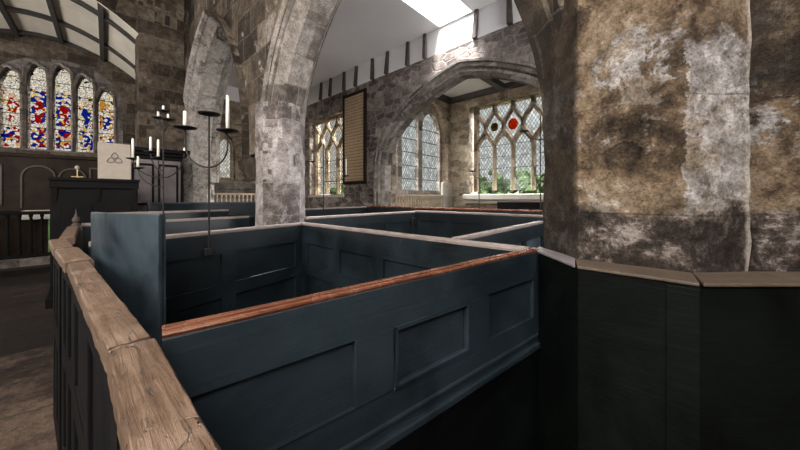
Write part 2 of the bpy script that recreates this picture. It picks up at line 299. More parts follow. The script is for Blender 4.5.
def board_mat():
    m, nt, out = mat('tan painted board with rows of faded lettering'); uv, ob = coords(nt)
    s = nd(nt, 'SeparateXYZ', {0: uv})
    row = mth(nt, 'FRACT', mth(nt, 'DIVIDE', s.outputs[1], .085))
    rowi = mth(nt, 'FLOOR', mth(nt, 'DIVIDE', s.outputs[1], .085))
    inrow = mth(nt, 'LESS_THAN', mth(nt, 'ABSOLUTE', mth(nt, 'SUBTRACT', row, .5)), .17)
    v = nd(nt, 'CombineXYZ', {0: mth(nt, 'MULTIPLY', s.outputs[0], 55.0), 1: mth(nt, 'MULTIPLY', rowi, 3.7), 2: 0.0}).outputs[0]
    stroke = maprange(nt, noise(nt, v, 1.0, 3, .6), .40, .52)
    base = mixc(nt, noise(nt, ob, 3, 6, .6), (.34, .23, .13), (.54, .39, .25))
    col = mixc(nt, mth(nt, 'MULTIPLY', inrow, mth(nt, 'MULTIPLY', stroke, .75)), base, (.06, .04, .028))
    finish(nt, out, col, .5, None); return m
M['board'] = board_mat()

# ------------------------------------------------------------------ mesh builder
class MB:
    def __init__(s): s.v = []; s.f = []; s.m = []
    def face(s, pts, mi=0):
        i = len(s.v); s.v += [Vector(p) for p in pts]; s.f.append(list(range(i, i + len(pts)))); s.m.append(mi)
    def grid(s, rings, close=True, caps=True, mi=0):
        i = len(s.v); n = len(rings[0])
        for r in rings: s.v += [Vector(p) for p in r]
        for a in range(len(rings) - 1):
            for b in range(n if close else n - 1):
                c = (b + 1) % n
                s.f.append([i + a * n + b, i + a * n + c, i + (a + 1) * n + c, i + (a + 1) * n + b]); s.m.append(mi)
        if caps and close:
            s.f.append([i + k for k in reversed(range(n))]); s.m.append(mi)
            e = i + (len(rings) - 1) * n
            s.f.append([e + k for k in range(n)]); s.m.append(mi)
    def prism(s, poly, z0, z1, mi=0):
        s.grid([[(x, y, z0) for x, y in poly], [(x, y, z1) for x, y in poly]], mi=mi)
    def box(s, x0, x1, y0, y1, z0, z1, mi=0):
        s.prism([(x0, y0), (x1, y0), (x1, y1), (x0, y1)], z0, z1, mi)
    def lbox(s, fr, s0, s1, z0, z1, b0, b1):
        P = [fr(a, z, b) for a, z, b in ((s0, z0, b0), (s1, z0, b0), (s1, z0, b1), (s0, z0, b1))]
        Q = [fr(a, z, b) for a, z, b in ((s0, z1, b0), (s1, z1, b0), (s1, z1, b1), (s0, z1, b1))]
        s.grid([P, Q])
    def lathe(s, prof, c, n=16):
        cx, cy, cz = c
        s.grid([[(cx + r * math.cos(2 * PI * k / n), cy + r * math.sin(2 * PI * k / n), cz + z) for k in range(n)] for r, z in prof])
    def tube(s, pts, r, n=8):
        pts = [Vector(p) for p in pts]; rings = []
        rr = r if isinstance(r, (list, tuple)) else [r] * len(pts)
        up = None
        for i, p in enumerate(pts):
            t = (pts[min(i + 1, len(pts) - 1)] - pts[max(i - 1, 0)]).normalized()
            if up is None: up = Vector((0, 0, 1)) if abs(t.z) < .9 else Vector((1, 0, 0))
            a = t.cross(up).normalized(); b = a.cross(t).normalized(); up = b
            rings.append([p + (a * math.cos(2 * PI * k / n) + b * math.sin(2 * PI * k / n)) * rr[i] for k in range(n)])
        s.grid(rings)
    def ring(s, fr, curve, prof):
        """sweep a profile (a outwards, b depth) along a curve in (s, z)"""
        n = len(curve); rings = []
        for i in range(n):
            d = []
            for j in (i - 1, i):
                if 0 <= j < n - 1:
                    a, b = curve[j], curve[j + 1]; L = math.hypot(b[0] - a[0], b[1] - a[1]) or 1e-9
                    d.append(((b[0] - a[0]) / L, (b[1] - a[1]) / L))
            t = (sum(x[0] for x in d), sum(x[1] for x in d)); L = math.hypot(*t) or 1e-9; t = (t[0] / L, t[1] / L)
            nx, nz = -t[1], t[0]
            k = 1 / max(.5, nx * -d[0][1] + nz * d[0][0])
            rings.append([fr(curve[i][0] + nx * a * k, curve[i][1] + nz * a * k, b) for a, b in prof])
        s.grid(rings)
    def wall(s, fr, s0, s1, z0, z1, b0, b1, ops=()):
        cols = []; x = s0
        def q(a, b, c, d): s.face([fr(*a), fr(*b), fr(*c), fr(*d)])
        def panel(xa, za, xb, zb, zlo_a, zlo_b):   # front/back pieces between a low line and a high line
            for b in (b0, b1): q((xa, zlo_a, b), (xb, zlo_b, b), (xb, zb, b), (xa, za, b))
        def vpanel(xa, xb):
            panel(xa, z1, xb, z1, z0, z0)
        for o in sorted(ops, key=lambda o: o['curve'][0][0]):
            c = o['curve']; sill = o.get('sill', z0)
            vpanel(x, c[0][0])
            for p, r in zip(c[:-1], c[1:]):
                if r[0] - p[0] > 1e-6: panel(p[0], z1, r[0], z1, p[1], r[1])
                q((p[0], p[1], b0), (r[0], r[1], b0), (r[0], r[1], b1), (p[0], p[1], b1))
            for e in (c[0], c[-1]):
                if e[1] > sill: q((e[0], sill, b0), (e[0], e[1], b0), (e[0], e[1], b1), (e[0], sill, b1))
            if sill > z0:
                panel(c[0][0], sill, c[-1][0], sill, z0, z0)
                q((c[0][0], sill, b0), (c[-1][0], sill, b0), (c[-1][0], sill, b1), (c[0][0], sill, b1))
            x = c[-1][0]
        vpanel(x, s1)
        for e in (s0, s1): q((e, z0, b0), (e, z1, b0), (e, z1, b1), (e, z0, b1))
        q((s0, z1, b0), (s1, z1, b0), (s1, z1, b1), (s0, z1, b1))
        x = s0
        for o in sorted(ops, key=lambda o: o['curve'][0][0]):
            if o.get('sill', z0) <= z0: q((x, z0, b0), (o['curve'][0][0], z0, b0), (o['curve'][0][0], z0, b1), (x, z0, b1)); x = o['curve'][-1][0]
        q((x, z0, b0), (s1, z0, b0), (s1, z0, b1), (x, z0, b1))
    def build(s, name, material, parent=None, bevel=0.0, smooth=False, jitter=0.0, sub=0):
        vs = s.v
        if parent is not None: o0 = parent_loc(parent)
        else:
            xs = [p.x for p in vs]; ys = [p.y for p in vs]
            o0 = Vector(((min(xs) + max(xs)) / 2, (min(ys) + max(ys)) / 2, min(p.z for p in vs)))
        me = bpy.data.meshes.new(name)
        me.from_pydata([tuple(p - o0) for p in vs], [], s.f)
        import bmesh
        bm = bmesh.new(); bm.from_mesh(me)
        bmesh.ops.remove_doubles(bm, verts=bm.verts, dist=1e-5)
        bmesh.ops.recalc_face_normals(bm, faces=bm.faces)
        uvl = bm.loops.layers.uv.new('UVMap')
        for f in bm.faces:
            n = f.normal
            if abs(n.z) > .75:
                e = max(f.edges, key=lambda e: e.calc_length())
                t = (e.verts[1].co - e.verts[0].co); t.z = 0
                if t.length < 1e-6: t = Vector((1, 0, 0))
                t.normalize()
                if t.x + t.y < 0: t = -t
                for l in f.loops:
                    p = l.vert.co + o0; l[uvl].uv = (p.dot(t), p.x * -t.y + p.y * t.x)
            else:
                t = Vector((0, 0, 1)).cross(n); t.normalize()
                if t.x + t.y < 0: t = -t
                for l in f.loops:
                    p = l.vert.co + o0; l[uvl].uv = (p.dot(t), p.z)
        if smooth:
            for f in bm.faces: f.smooth = True
        bm.to_mesh(me); bm.free()
        for mm in (material if isinstance(material, (list, tuple)) else [material]): me.materials.append(mm)
        ob = bpy.data.objects.new(name, me); COL.objects.link(ob)
        if parent is not None: ob.parent = parent
        else: ob.location = o0
        if len(me.materials) > 1:
            pass
        if bevel:
            b = ob.modifiers.new('bevel', 'BEVEL'); b.width = bevel; b.segments = 2; b.limit_method = 'ANGLE'; b.angle_limit = .6
        return ob
def parent_loc(p):
    v = Vector(p.location)
    while p.parent is not None:
        p = p.parent; v = v + Vector(p.location)
    return v
def tag(o, label=None, cat=None, group=None, kind=None):
    if label: o['label'] = label
    if cat: o['category'] = cat
    if group: o['group'] = group
    if kind: o['kind'] = kind
    return o
def empty(name, loc, label=None, cat=None, group=None, kind=None):
    o = bpy.data.objects.new(name, None); COL.objects.link(o); o.location = loc; o.empty_display_size = .1
    return tag(o, label, cat, group, kind)
def frame(p0, p1):
    """(s along p0->p1, z up, b to the left-hand side) -> world"""
    d = Vector((p1[0] - p0[0], p1[1] - p0[1], 0)); L = d.length; d.normalize(); n = Vector((-d.y, d.x, 0))
    def f(s, z, b=0.0): return Vector((p0[0], p0[1], 0)) + d * s + n * b + Vector((0, 0, z))
    return f, L
def frm(origin, sd, nd_):
    o = Vector((*origin, 0)); a = Vector((*sd, 0)).normalized(); n = Vector((*nd_, 0)).normalized()
    return lambda s, z, b=0.0: o + a * s + n * b + Vector((0, 0, z))

# ------------------------------------------------------------------ camera and light
E = 1.48
YAW = math.radians(47.2)
cam = bpy.data.cameras.new('camera'); cam.sensor_width = 36; cam.lens = 13.5; cam.shift_y = -27 / 800; cam.clip_start = .02
co = bpy.data.objects.new('camera', cam); COL.objects.link(co); co.location = (0, 0, E); co.rotation_euler = (PI / 2, 0, -YAW)
sc.camera = co
w = bpy.data.worlds.new('World'); sc.world = w; w.use_nodes = True
bg = w.node_tree.nodes['Background']; bg.inputs[0].default_value = (1.0, .97, .94, 1); bg.inputs[1].default_value = .72
sc.view_settings.view_transform = 'Standard'; sc.view_settings.look = 'None'; sc.view_settings.exposure = 0.35; sc.view_settings.gamma = 1.0
sc.cycles.use_denoising = True
sc.cycles.max_bounces = 8; sc.cycles.transparent_max_bounces = 12; sc.cycles.sample_clamp_indirect = 3.0
def area(name, loc, target, sx, sy, power, col=(1, 1, 1)):
    l = bpy.data.lights.new(name, 'AREA'); l.shape = 'RECTANGLE'; l.size = sx; l.size_y = sy; l.energy = power; l.color = col
    o = bpy.data.objects.new(name, l); COL.objects.link(o); o.location = loc
    o.rotation_euler = (Vector(target) - Vector(loc)).to_track_quat('-Z', 'Y').to_euler(); return o
area('north_window_daylight', (-3.9, 1.4, 4.3), (1.4, 2.2, 1.2), 4.5, 2.2, 640, (1.0, .95, .88))
area('chancel_ceiling_fill', (-3.9, 9.2, 2.4), (.6, 9.4, 4.6), 2.0, 1.6, 110, (1.0, .96, .9))  # added lamp with no window behind it, brightens the chancel ceiling
area('aisle_ceiling_fill', (3.8, -2.85, 2.6), (3.9, 3.0, 4.6), 1.6, 2.0, 260, (1.0, .98, .97))  # added lamp on an unseen side, lifts the aisle ceiling and wall
area('west_fill', (-1.1, -2.8, 4.4), (1.4, 2.6, 1.5), 2.2, 2.2, 270, (1.0, .96, .93))  # added lamp behind the camera, brightens pew front and west pier faces
area('chapel_window_daylight', (16.0, 3.2, 9.6), (7.6, 3.4, 2.0), 9.0, 5.0, 26000, (1.0, .97, .93))
area('chapel_east_daylight', (6.9, 12.0, 9.0), (6.6, 4.8, 2.0), 6.0, 4.0, 15000, (1.0, .97, .93))
area('aisle_window_daylight', (11.5, 8.2, 8.8), (4.6, 7.8, 2.0), 5.0, 4.0, 8000)
area('roof_light_daylight', (4.3, 3.28, 7.2), (4.3, 3.28, 0), 1.6, .7, 900)

# ------------------------------------------------------------------ curves
def pointed(s0, s1, zs, r, n=14):
    hw = (s1 - s0) / 2; cx0 = s0 + r; pts = []
    amax = math.acos((r - hw) / r)
    for i in range(n + 1):
        a = amax * i / n; pts.append((cx0 - r * math.cos(a), zs + r * math.sin(a)))
    return pts + [(s0 + s1 - p[0], p[1]) for p in reversed(pts[:-1])]
def table_arch(c, apex, tab, n=8):
    xs = [t[0] for t in tab]; pts = []
    def cr(i, f):
        p = [tab[max(0, min(len(tab) - 1, i + k))] for k in (-1, 0, 1, 2)]
        if i == 0: p[0] = (-tab[1][0], -0.02)
        return tuple(.5 * (2 * p[1][j] + (p[2][j] - p[0][j]) * f + (2 * p[0][j] - 5 * p[1][j] + 4 * p[2][j] - p[3][j]) * f * f + (3 * p[1][j] - p[0][j] - 3 * p[2][j] + p[3][j]) * f ** 3) for j in (0, 1))
    for i in range(len(tab) - 1):
        for k in range(4): pts.append(cr(i, k / 4))
    pts.append(tab[-1])
    L = [(c - x, apex - d) for x, d in reversed(pts)]; R = [(c + x, apex - d) for x, d in pts[1:]]
    return L + R
def foiled(s0, s1, zs, rise):
    c = (s0 + s1) / 2; hw = (s1 - s0) / 2; pts = [(s0, zs)]
    for i in range(1, 24):
        a = PI - PI * i / 24
        k = 1 - .13 * abs(math.cos(2.5 * a + PI / 2 * 0)) ** 3
        pts.append((c + hw * math.cos(a) * (.6 + .4 * k), zs + rise * math.sin(a) ** .8 * k))
    pts.append((s1, zs)); return pts

# ------------------------------------------------------------------ the setting
m = MB(); m.box(-4.2, 12, -3.2, 13.0, -.12, 0); tag(m.build('floor', M['flag']), kind='structure')
m = MB(); m.box(12, 34, -20, 34, -.4, -.15); tag(m.build('ground', M['lawn']), kind='structure')

# arcade wall: pillar line X = 2, thickness .78
def skewed(s0, s1, za, zb, zt, n=16):
    # pointed arch whose two sides may spring at different heights
    hw = (s1 - s0) / 2; out = []
    for zs, sg, base in ((za, 1, s0), (zb, -1, s1)):
        h = zt - zs; r = (h * h + hw * hw) / (2 * hw); am = math.atan2(h, r - hw)
        out.append([(base + sg * (r - r * math.cos(am * i / n)), zs + r * math.sin(am * i / n)) for i in range(n + 1)])
    return out[0] + list(reversed(out[1][:-1]))
WX0, WX1, WY0, WY1, CZ = 3.3, 5.16, 2.9, 3.66, 5.06
AX = 2.0; aY = frm((AX, 0), (0, 1), (1, 0))
B1 = (.57, 3.90); B2 = (4.72, 8.12); ZS = 2.1; ZS2 = 2.35
arch1 = skewed(B1[0], B1[1], 1.75, 2.1, 4.2); arch2 = skewed(B2[0], B2[1], 2.2, 2.5, 4.75)
g1 = skewed(B1[0] - .2, B1[1] + .2, ZS - .05, ZS - .02, 4.42); g2 = skewed(B2[0] - .16, B2[1] + .2, ZS - .02, 2.45, 4.97)
m = MB(); m.wall(aY, -.05, 10.9, ZS, 6.3, -.30, .30, [dict(curve=g1, sill=ZS), dict(curve=g2, sill=ZS)])
tag(m.build('wall_arcade', M['arch']), kind='structure')
m = MB(); m.box(1.93, 2.36, -3.0, -.05, 0, 6.3)
m.lathe([(.11, 0), (.11, 6.3)], (1.95, -.47, 0), 14)
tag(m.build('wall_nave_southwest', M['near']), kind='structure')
m = MB(); m.box(1.70, 2.30, 8.5, 10.9, 0, ZS)
tag(m.build('wall_chancel_south', M['rubble_dark']), kind='structure')
prof = [(0, -.17), (0, .17), (.035, .205), (.05, .195), (.14, .30), (.165, .30), (.17, .335), (.215, .385), (.30, .40), (.30, -.40), (.215, -.385), (.17, -.335), (.165, -.30), (.14, -.30), (.05, -.195), (.035, -.205)]
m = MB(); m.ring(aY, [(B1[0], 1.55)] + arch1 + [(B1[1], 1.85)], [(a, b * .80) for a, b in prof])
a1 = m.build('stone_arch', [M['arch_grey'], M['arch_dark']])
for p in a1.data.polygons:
    if (p.center + a1.location).y < 2.0: p.material_index = 1  # near half takes the dark stone, shade put into the colour
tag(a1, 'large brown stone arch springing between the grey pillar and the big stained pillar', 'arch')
prof2 = [(a * .62, b) for a, b in prof]
m = MB(); m.ring(aY, [(B2[0], 2.0)] + arch2 + [(B2[1], 1.85)], prof2)
m.grid([[(1.66, 4.2, 1.72), (2.3, 4.2, 1.72), (2.3, 4.40, 1.72), (1.66, 4.40, 1.72)], [(1.61, 4.2, 1.9), (2.39, 4.2, 1.9), (2.39, 4.66, 1.9), (1.61, 4.66, 1.9)], [(1.60, 4.2, 2.02), (2.4, 4.2, 2.02), (2.4, 4.72, 2.02), (1.60, 4.72, 2.02)]])
a2 = m.build('stone_arch', [M['arch_dark'], M['pillar_pale']])
for p in a2.data.polygons:
    if (p.center + a2.location).y > 6.3: p.material_index = 1
tag(a2, 'narrow-looking pointed stone arch behind the candelabra, left of the grey pillar', 'arch')

def octagon(cx, cy, a, n_=8, rot=0):
    r = a / math.cos(PI / 8)
    return [(cx + r * math.cos(PI / 8 + k * PI / 4), cy + r * math.sin(PI / 8 + k * PI / 4)) for k in range(8)]
def rough_column(name, poly, z0, z1, mats, face_mat, label, cat, amp=.008, nz=40, sub=5):
    """a faceted shaft whose surface is dressed unevenly"""
    pts = []; ids = []
    for k in range(len(poly)):
        a, b = poly[k], poly[(k + 1) % len(poly)]
        for j in range(sub): pts.append((a[0] + (b[0] - a[0]) * j / sub, a[1] + (b[1] - a[1]) * j / sub)); ids.append(k)
    cx = sum(p[0] for p in poly) / len(poly); cy = sum(p[1] for p in poly) / len(poly)
    m = MB(); rings = []
    for i in range(nz + 1):
        z = z0 + (z1 - z0) * i / nz; r = []
        for x, y in pts:
            d = amp * mnoise.noise(Vector((x * 5, y * 5, z * 4))) + amp * .7 * mnoise.noise(Vector((x * 17, y * 17, z * 15)))
            L = math.hypot(x - cx, y - cy); r.append((x + (x - cx) / L * d, y + (y - cy) / L * d, z))
        rings.append(r)
    m.grid(rings)
    ob = m.build(name, mats)
    if face_mat:
        for p in ob.data.polygons:
            c = p.center + ob.location; p.material_index = face_mat(c, p.normal)
    return tag(ob, label, cat)
# the near pillar
near = [(2.36, .12), (2.22, .57), (1.84, .57), (1.60, .345), (1.60, -.035), (1.775, -.205), (2.1, -.205), (2.36, -.1)]
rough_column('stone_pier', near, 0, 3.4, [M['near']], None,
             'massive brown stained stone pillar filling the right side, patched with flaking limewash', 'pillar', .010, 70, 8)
rough_column('stone_pier', octagon(1.96, 4.10, .30), 0, 2.75, [M['pillar_grey']], None,
             'pale grey octagonal stone pillar rising from the pews between the two arches', 'pillar', .008, 40, 4)
rough_column('stone_pier', octagon(1.96, 8.46, .34), 0, 2.6, [M['pillar_pale']], None,
             'far stone pillar behind the candelabra, whitish with limewash', 'pillar', .008, 40, 4)
m = MB()
rough_column('stone_respond', [(.86, 8.0), (1.62, 8.0), (1.62, 8.55), (.86, 8.55)], 0, 6.2, [M['rubble_dark']], None,
             'broad dark brown stone respond right of the stained glass window', 'pillar', .02, 60, 6)

# east wall with its five-light window (the chancel leans a little)
ang = math.radians(12); EO = (-.22, 11.2)
ef = frm(EO, (math.cos(ang), -math.sin(ang)), (math.sin(ang), math.cos(ang)))   # s to the south, b away from us
LW = [(c - .172, c + .172, z) for c, z in ((-.86, 4.12), (-.44, 4.30), (-.03, 4.36), (.37, 4.20), (.755, 3.93))]
top_tab = [(0, 0), (.3, .02), (.6, .09), (.9, .27), (1.1, .5), (1.25, .8)]
big = table_arch(-.06, 4.90, [(x * .93, d) for x, d in top_tab])
m = MB(); m.wall(ef, -4.4, 2.0, 0, 5.9, 0, .45, [dict(curve=big, sill=2.62)])
tag(m.build('wall_chancel_east', M['rubble_dark']), kind='structure')
RED, BLUE, PALE, GOLD = (.60, .03, .03), (.05, .12, .50), (.80, .76, .68), (.74, .50, .22)
W1 = empty('window_1', tuple(ef(-.08, 2.56, .2)), kind='structure')
m = MB(); m.wall(ef, -1.45, 1.3, 2.45, 5.3, .03, .30, [dict(curve=foiled(a, b, z, .42), sill=2.66) for a, b, z in LW])
m.build('tracery', M['dress_dark'], W1)
for i, (a, b, z) in enumerate(LW):
    m = MB(); m.ring(ef, [(a, 2.66)] + foiled(a, b, z, .42) + [(b, 2.66)], [(-.012, .02), (.03, -.035), (.055, .0), (.055, .05), (-.012, .08)])
    m.build('light_surround', M['dress_grey'], W1)
    m = MB(); m.lbox(ef, a - .03, b + .03, 2.58, z + .46, .162, .168)
    m.build('stained_glass', stained('stained glass %d' % i, i + 1.0, (lambda p: p.x * math.cos(ang) - p.y * math.sin(ang))(ef((a + b) / 2, 3, .265)), *((RED, PALE), (RED, BLUE), (RED, BLUE), (BLUE, PALE), (BLUE, GOLD))[i]), W1)

# chancel ceiling: shallow curved plaster between dark ribs
def cz(x): return 5.40 - .27 * (x + .45) ** 2
def cp(x, y, dz=0.0): xx = x + .05 * (y - 11.3); return (xx, y, cz(x) + dz)
m = MB(); xs = [-2.6 + .25 * i for i in range(18)]
m.grid([[cp(x, 8.06) for x in xs] + [cp(x, 8.06, .08) for x in reversed(xs)], [cp(x, 11.9) for x in xs] + [cp(x, 11.9, .08) for x in reversed(xs)]])
tag(m.build('ceiling_chancel', M['plaster_cream']), kind='structure')
def rib_label(i): return i
for k, x0 in enumerate((-1.65, -.93, -.24, .48, 1.2)):
    m = MB(); m.grid([[cp(x0 - .045, y), cp(x0 + .045, y), cp(x0 + .04, y, -.10), cp(x0 - .04, y, -.10)] for y in (8.06, 9.4, 11.75)])
    tag(m.build('trim_%d' % (k + 1), M['beam'], bevel=.008), kind='structure')
for k, y0 in enumerate((8.45, 9.95, 11.15)):
    m = MB(); xx = [-2.5 + .16 * i for i in range(27)]
    sk = lambda x: y0 - (.2 * (x + .2) if k == 3 else 0)
    m.grid([[cp(x, sk(x) - .045), cp(x, sk(x) + .045), cp(x, sk(x) + .04, -.085), cp(x, sk(x) - .04, -.085)] for x in xx])
    tag(m.build('trim_%d' % (k + 6), M['beam']), kind='structure')

m = MB(); m.box(-4.2, 1.7, -3.2, 8.0, 6.2, 6.3); tag(m.build('ceiling_nave', M['plaster_cream']), kind='structure')
m = MB(); xs2 = [-4.2 + .25 * i for i in range(25)]
m.grid([[(x, y, cp(max(-2.6, x) - .05 * (8.0 - 11.3), 8.0, .02)[2]) for x in xs2] + [(x, y, 6.2) for x in reversed(xs2)] for y in (8.05, 8.12)])
tag(m.build('wall_chancel_arch', M['rubble_dark']), kind='structure')
m = MB(); m.box(-4.4, -4.2, -3.2, 12.6, 0, 6.3); tag(m.build('wall_north', M['rubble_dark']), kind='structure')
# south aisle wall with window and the chapel arch
SX = 5.2; sY = frm((SX, 0), (0, 1), (1, 0))
ctab = [(0, 0), (.4, .10), (.75, .22), (1.2, .43), (1.5, .62), (1.8, .86), (2.0, 1.08), (2.15, 1.3), (2.23, 1.55)]
carch = table_arch(3.2, 3.95, ctab)
cbig = table_arch(3.2, 4.17, [(x * 1.1, d) for x, d in ctab])
m = MB(); m.wall(sY, -3.0, 10.9, 0, 4.53, 0, .42, [dict(curve=cbig, sill=0), dict(curve=[(6.98, 3.98), (8.85, 3.98)], sill=1.55)])
tag(m.build('wall_aisle_south', M['rubble']), kind='structure')
cprof = [(0, .10), (0, .32), (.06, .40), (.10, .38), (.16, .43), (.26, .43), (.26, -.01), (.24, -.035), (.20, -.035), (.19, .0), (.13, .01), (.10, .055), (.055, .05)]
m = MB(); m.ring(sY, [(carch[0][0], 0)] + carch + [(carch[-1][0], 0)], [(a * 1.15, b) for a, b in cprof])
tag(m.build('stone_arch', M['arch_grey']), 'wide depressed grey moulded stone arch opening into the side chapel', 'arch')
m = MB(); m.wall(frm((0, 10.5), (1, 0), (0, 1)), 2.36, 5.3, 0, 4.6, 0, .4, [dict(curve=pointed(2.6, 3.5, 3.05, .60), sill=2.1)])
tag(m.build('wall_aisle_east', M['rubble_tan']), kind='structure')
m = MB(); m.box(2.36, 5.3, 10.5, 10.9, 4.6, CZ); tag(m.build('wall_aisle_gable', M['plaster']), kind='structure')
m = MB(); m.box(-4.2, 5.4, -3.2, -3.0, 0, 6.0); tag(m.build('wall_west', M['rubble_dark']), kind='structure')

# aisle ceiling with the roof-light well
m = MB()
m.box(2.36, 5.3, -3.0, WY0, CZ, CZ + .1); m.box(2.36, 5.3, WY1, 10.9, CZ, CZ + .1); m.box(2.36, WX0, WY0, WY1, CZ, CZ + .1)
m.box(WX1, 5.3, WY0, WY1, CZ, CZ + .1)
m.box(WX0 - .06, WX1 + .06, WY0 - .06, WY0, CZ + .1, 6.6); m.box(WX0 - .06, WX1 + .06, WY1, WY1 + .06, CZ + .1, 6.6)
m.box(WX0 - .06, WX0, WY0, WY1, CZ + .1, 6.6); m.box(WX1, WX1 + .06, WY0, WY1, CZ + .1, 6.6)
tag(m.build('ceiling_aisle', M['plaster']), kind='structure')
m = MB(); m.box(5.2, 5.3, -3.0, 10.9, 4.53, CZ); tag(m.build('wall_ashlar', M['plaster']), kind='structure')
for k in range(13):
    y = 1.0 + k * .60 + (.05 if k % 2 else -.04)
    if abs(y - 3.3) < .28: continue
    j = random.uniform(-.05, .05)
    m = MB(); m.grid([[(5.13, y - .045, 4.53), (5.2, y - .045, 4.53), (5.2, y + .045, 4.53), (5.13, y + .045, 4.53)],
                      [(5.15, y + j - .035, CZ), (5.2, y + j - .035, CZ), (5.2, y + j + .035, CZ), (5.15, y + j + .035, CZ)]])
    tag(m.build('trim_%d' % (20 + k), M['stud']), kind='structure')

# window in the aisle's south wall
def retic_window(name, fr, s0, s1, z0, zs, z1, nl, b, mt, glass, H=.46, mw=.075, roundels=()):
    W = empty(name, tuple(fr((s0 + s1) / 2, z0, b)), kind='structure')
    w_ = (s1 - s0) / nl
    m = MB()
    pr = [(-mw / 2, .03), (-mw / 5, -.05), (mw / 5, -.05), (mw / 2, .03), (mw / 5, .09), (-mw / 5, .09)]
    P = [(a, b + c) for a, c in pr]
    for k in range(nl + 1):
        sk = s0 + k * w_
        m.ring(fr, [(sk, z0), (sk, zs + .001)], P)
    tr = MB(); n = 26
    for k in range(nl + 1):
        for sg in (-1, 1):
            c = []
            for i in range(n + 1):
                z = zs + (z1 - zs) * i / n
                s = s0 + k * w_ + sg * w_ / 2 * (1 - math.cos(PI * (z - zs) / H)) / 2
                c.append((s, z))
            c = [p for p in c if s0 - .01 <= p[0] <= s1 + .01]
            if len(c) > 2: tr.ring(fr, c, P)
    m.build('mullions', mt, W); tr.build('tracery', mt, W)
    # pointed cusped heads of the lights
    h = MB()
    for k in range(nl):
        a, b_ = s0 + k * w_ + mw / 3, s0 + (k + 1) * w_ - mw / 3
        cv = pointed(a, b_, zs - .05, w_ * .62, 8)
        h.ring(fr, cv, [(-.02, b - .02), (.03, b - .03), (.03, b + .07), (-.02, b + .06)])
    h.build('light_heads', mt, W)
    f = MB()
    for (a, c, d, e) in ((s0 - .09, s0, z0 - .05, z1 + .1), (s1, s1 + .09, z0 - .05, z1 + .1)):
        f.lbox(fr, a, c, d, e, b - .06, b + .09)
    f.lbox(fr, s0 - .09, s1 + .09, z1, z1 + .1, b - .06, b + .09)
    f.build('window_frame', mt, W)
    for k in range(nl):
        g = MB(); g.lbox(fr, s0 + k * w_, s0 + (k + 1) * w_, z0, z1, b + .018, b + .024); g.build('glass', glass, W)
    bars = MB()
    z = z0 + .32
    while z < zs:
        bars.lbox(fr, s0, s1, z, z + .014, b + .0, b + .016); z += .36
    bars.build('glazing_bars', M['lead'], W)
    for (s, z, r, mt2) in roundels:
        g = MB(); n = 20
        g.grid([[fr(s + r * math.cos(2 * PI * i / n), z + r * 1.15 * math.sin(2 * PI * i / n), bb) for i in range(n)] for bb in (b + .008, b + .014)])
        g.build('roundel', mt2, W)
    return W
retic_window('window_2', sY, 7.02, 8.82, 1.6, 2.95, 3.93, 3, .24, M['dress_tan'], M['glass_side'], mw=.11)
m = MB(); m.lbox(sY, 6.98, 8.85, 1.5, 1.57, -.06, .3); tag(m.build('window_sill', M['tablet']), 'pale stone sill under the window left of the lettered board', 'window sill')

# chapel: east and south walls, ceiling, windows
CY, CX = 5.75, 8.74
cE = frm((0, CY), (1, 0), (0, 1)); cS = frm((CX, 0), (0, 1), (1, 0))
ew = table_arch(7.27, 4.60, [(0, 0), (.3, .04), (.6, .15), (.85, .32), (1.05, .58), (1.18, .95), (1.25, 1.3)])
m = MB(); m.wall(cE, 5.6, 9.0, 0, 5.2, 0, .4, [dict(curve=ew, sill=1.68)])
tag(m.build('wall_chapel_east', M['rubble_tan']), kind='structure')
SW0, SW1 = 2.47, 4.84
m = MB(); m.wall(cS, -1.0, 5.8, 0, 5.2, 0, .55, [dict(curve=[(SW0 - .16, 4.45), (SW1 + .16, 4.45)], sill=1.58)])
tag(m.build('wall_chapel_south', M['rubble_tan']), kind='structure')
m = MB(); m.box(5.6, 9.2, -1.0, 6.1, 4.86, 4.95); tag(m.build('ceiling_chapel', M['plaster']), kind='structure')
for k, (x0, x1, y0, y1) in enumerate(((5.62, 8.74, 5.6, 5.75), (8.58, 8.74, -1, 5.6), (5.62, 8.6, 3.75, 3.93), (5.62, 8.6, 1.6, 1.78))):
    m = MB(); m.box(x0, x1, y0, y1, 4.70, 4.86); tag(m.build('trim_%d' % (40 + k), M['beam']), kind='structure')
m = MB(); m.box(5.62, 8.74, -1.2, -1.0, 0, 4.9); tag(m.build('wall_chapel_west', M['rubble_tan']), kind='structure')
W3 = empty('window_3', tuple(cE(6.84, 1.7, .2)), kind='structure')
lights3 = [(5.86, 6.30, 3.2, .5), (6.47, 7.22, 3.80, .7), (7.42, 8.36, 3.68, .75)]
m = MB(); m.wall(cE, 5.62, 8.6, 1.55, 4.7, .16, .30, [dict(curve=pointed(a, b, z, max(r * .75, (b - a) * .62), 10), sill=1.72) for a, b, z, r in lights3])
m.build('tracery', M['dress_grey'], W3)
m = MB(); m.ring(cE, [(ew[0][0], 1.68)] + ew + [(ew[-1][0], 1.68)], [(-.02, .16), (-.02, .02), (.03, -.04), (.17, -.05), (.2, .01), (.2, .16)])
m.build('window_arch', M['dress_tan'], W3)
for a, b, z, r in lights3:
    m = MB(); m.lbox(cE, a - .02, b + .02, 1.7, z + .85, .225, .231); m.build('glass', M['glass'], W3)
m = MB()
for z in (2.05, 2.45, 2.85, 3.25, 3.65): m.lbox(cE, 5.86, 8.36, z, z + .022, .20, .222)
m.build('glazing_bars', M['lead'], W3)
m = MB(); m.lbox(cE, 5.7, 8.5, 1.60, 1.69, -.05, .2); m.build('sill', M['dress_grey'], W3)
w_ = (SW1 - SW0) / 4
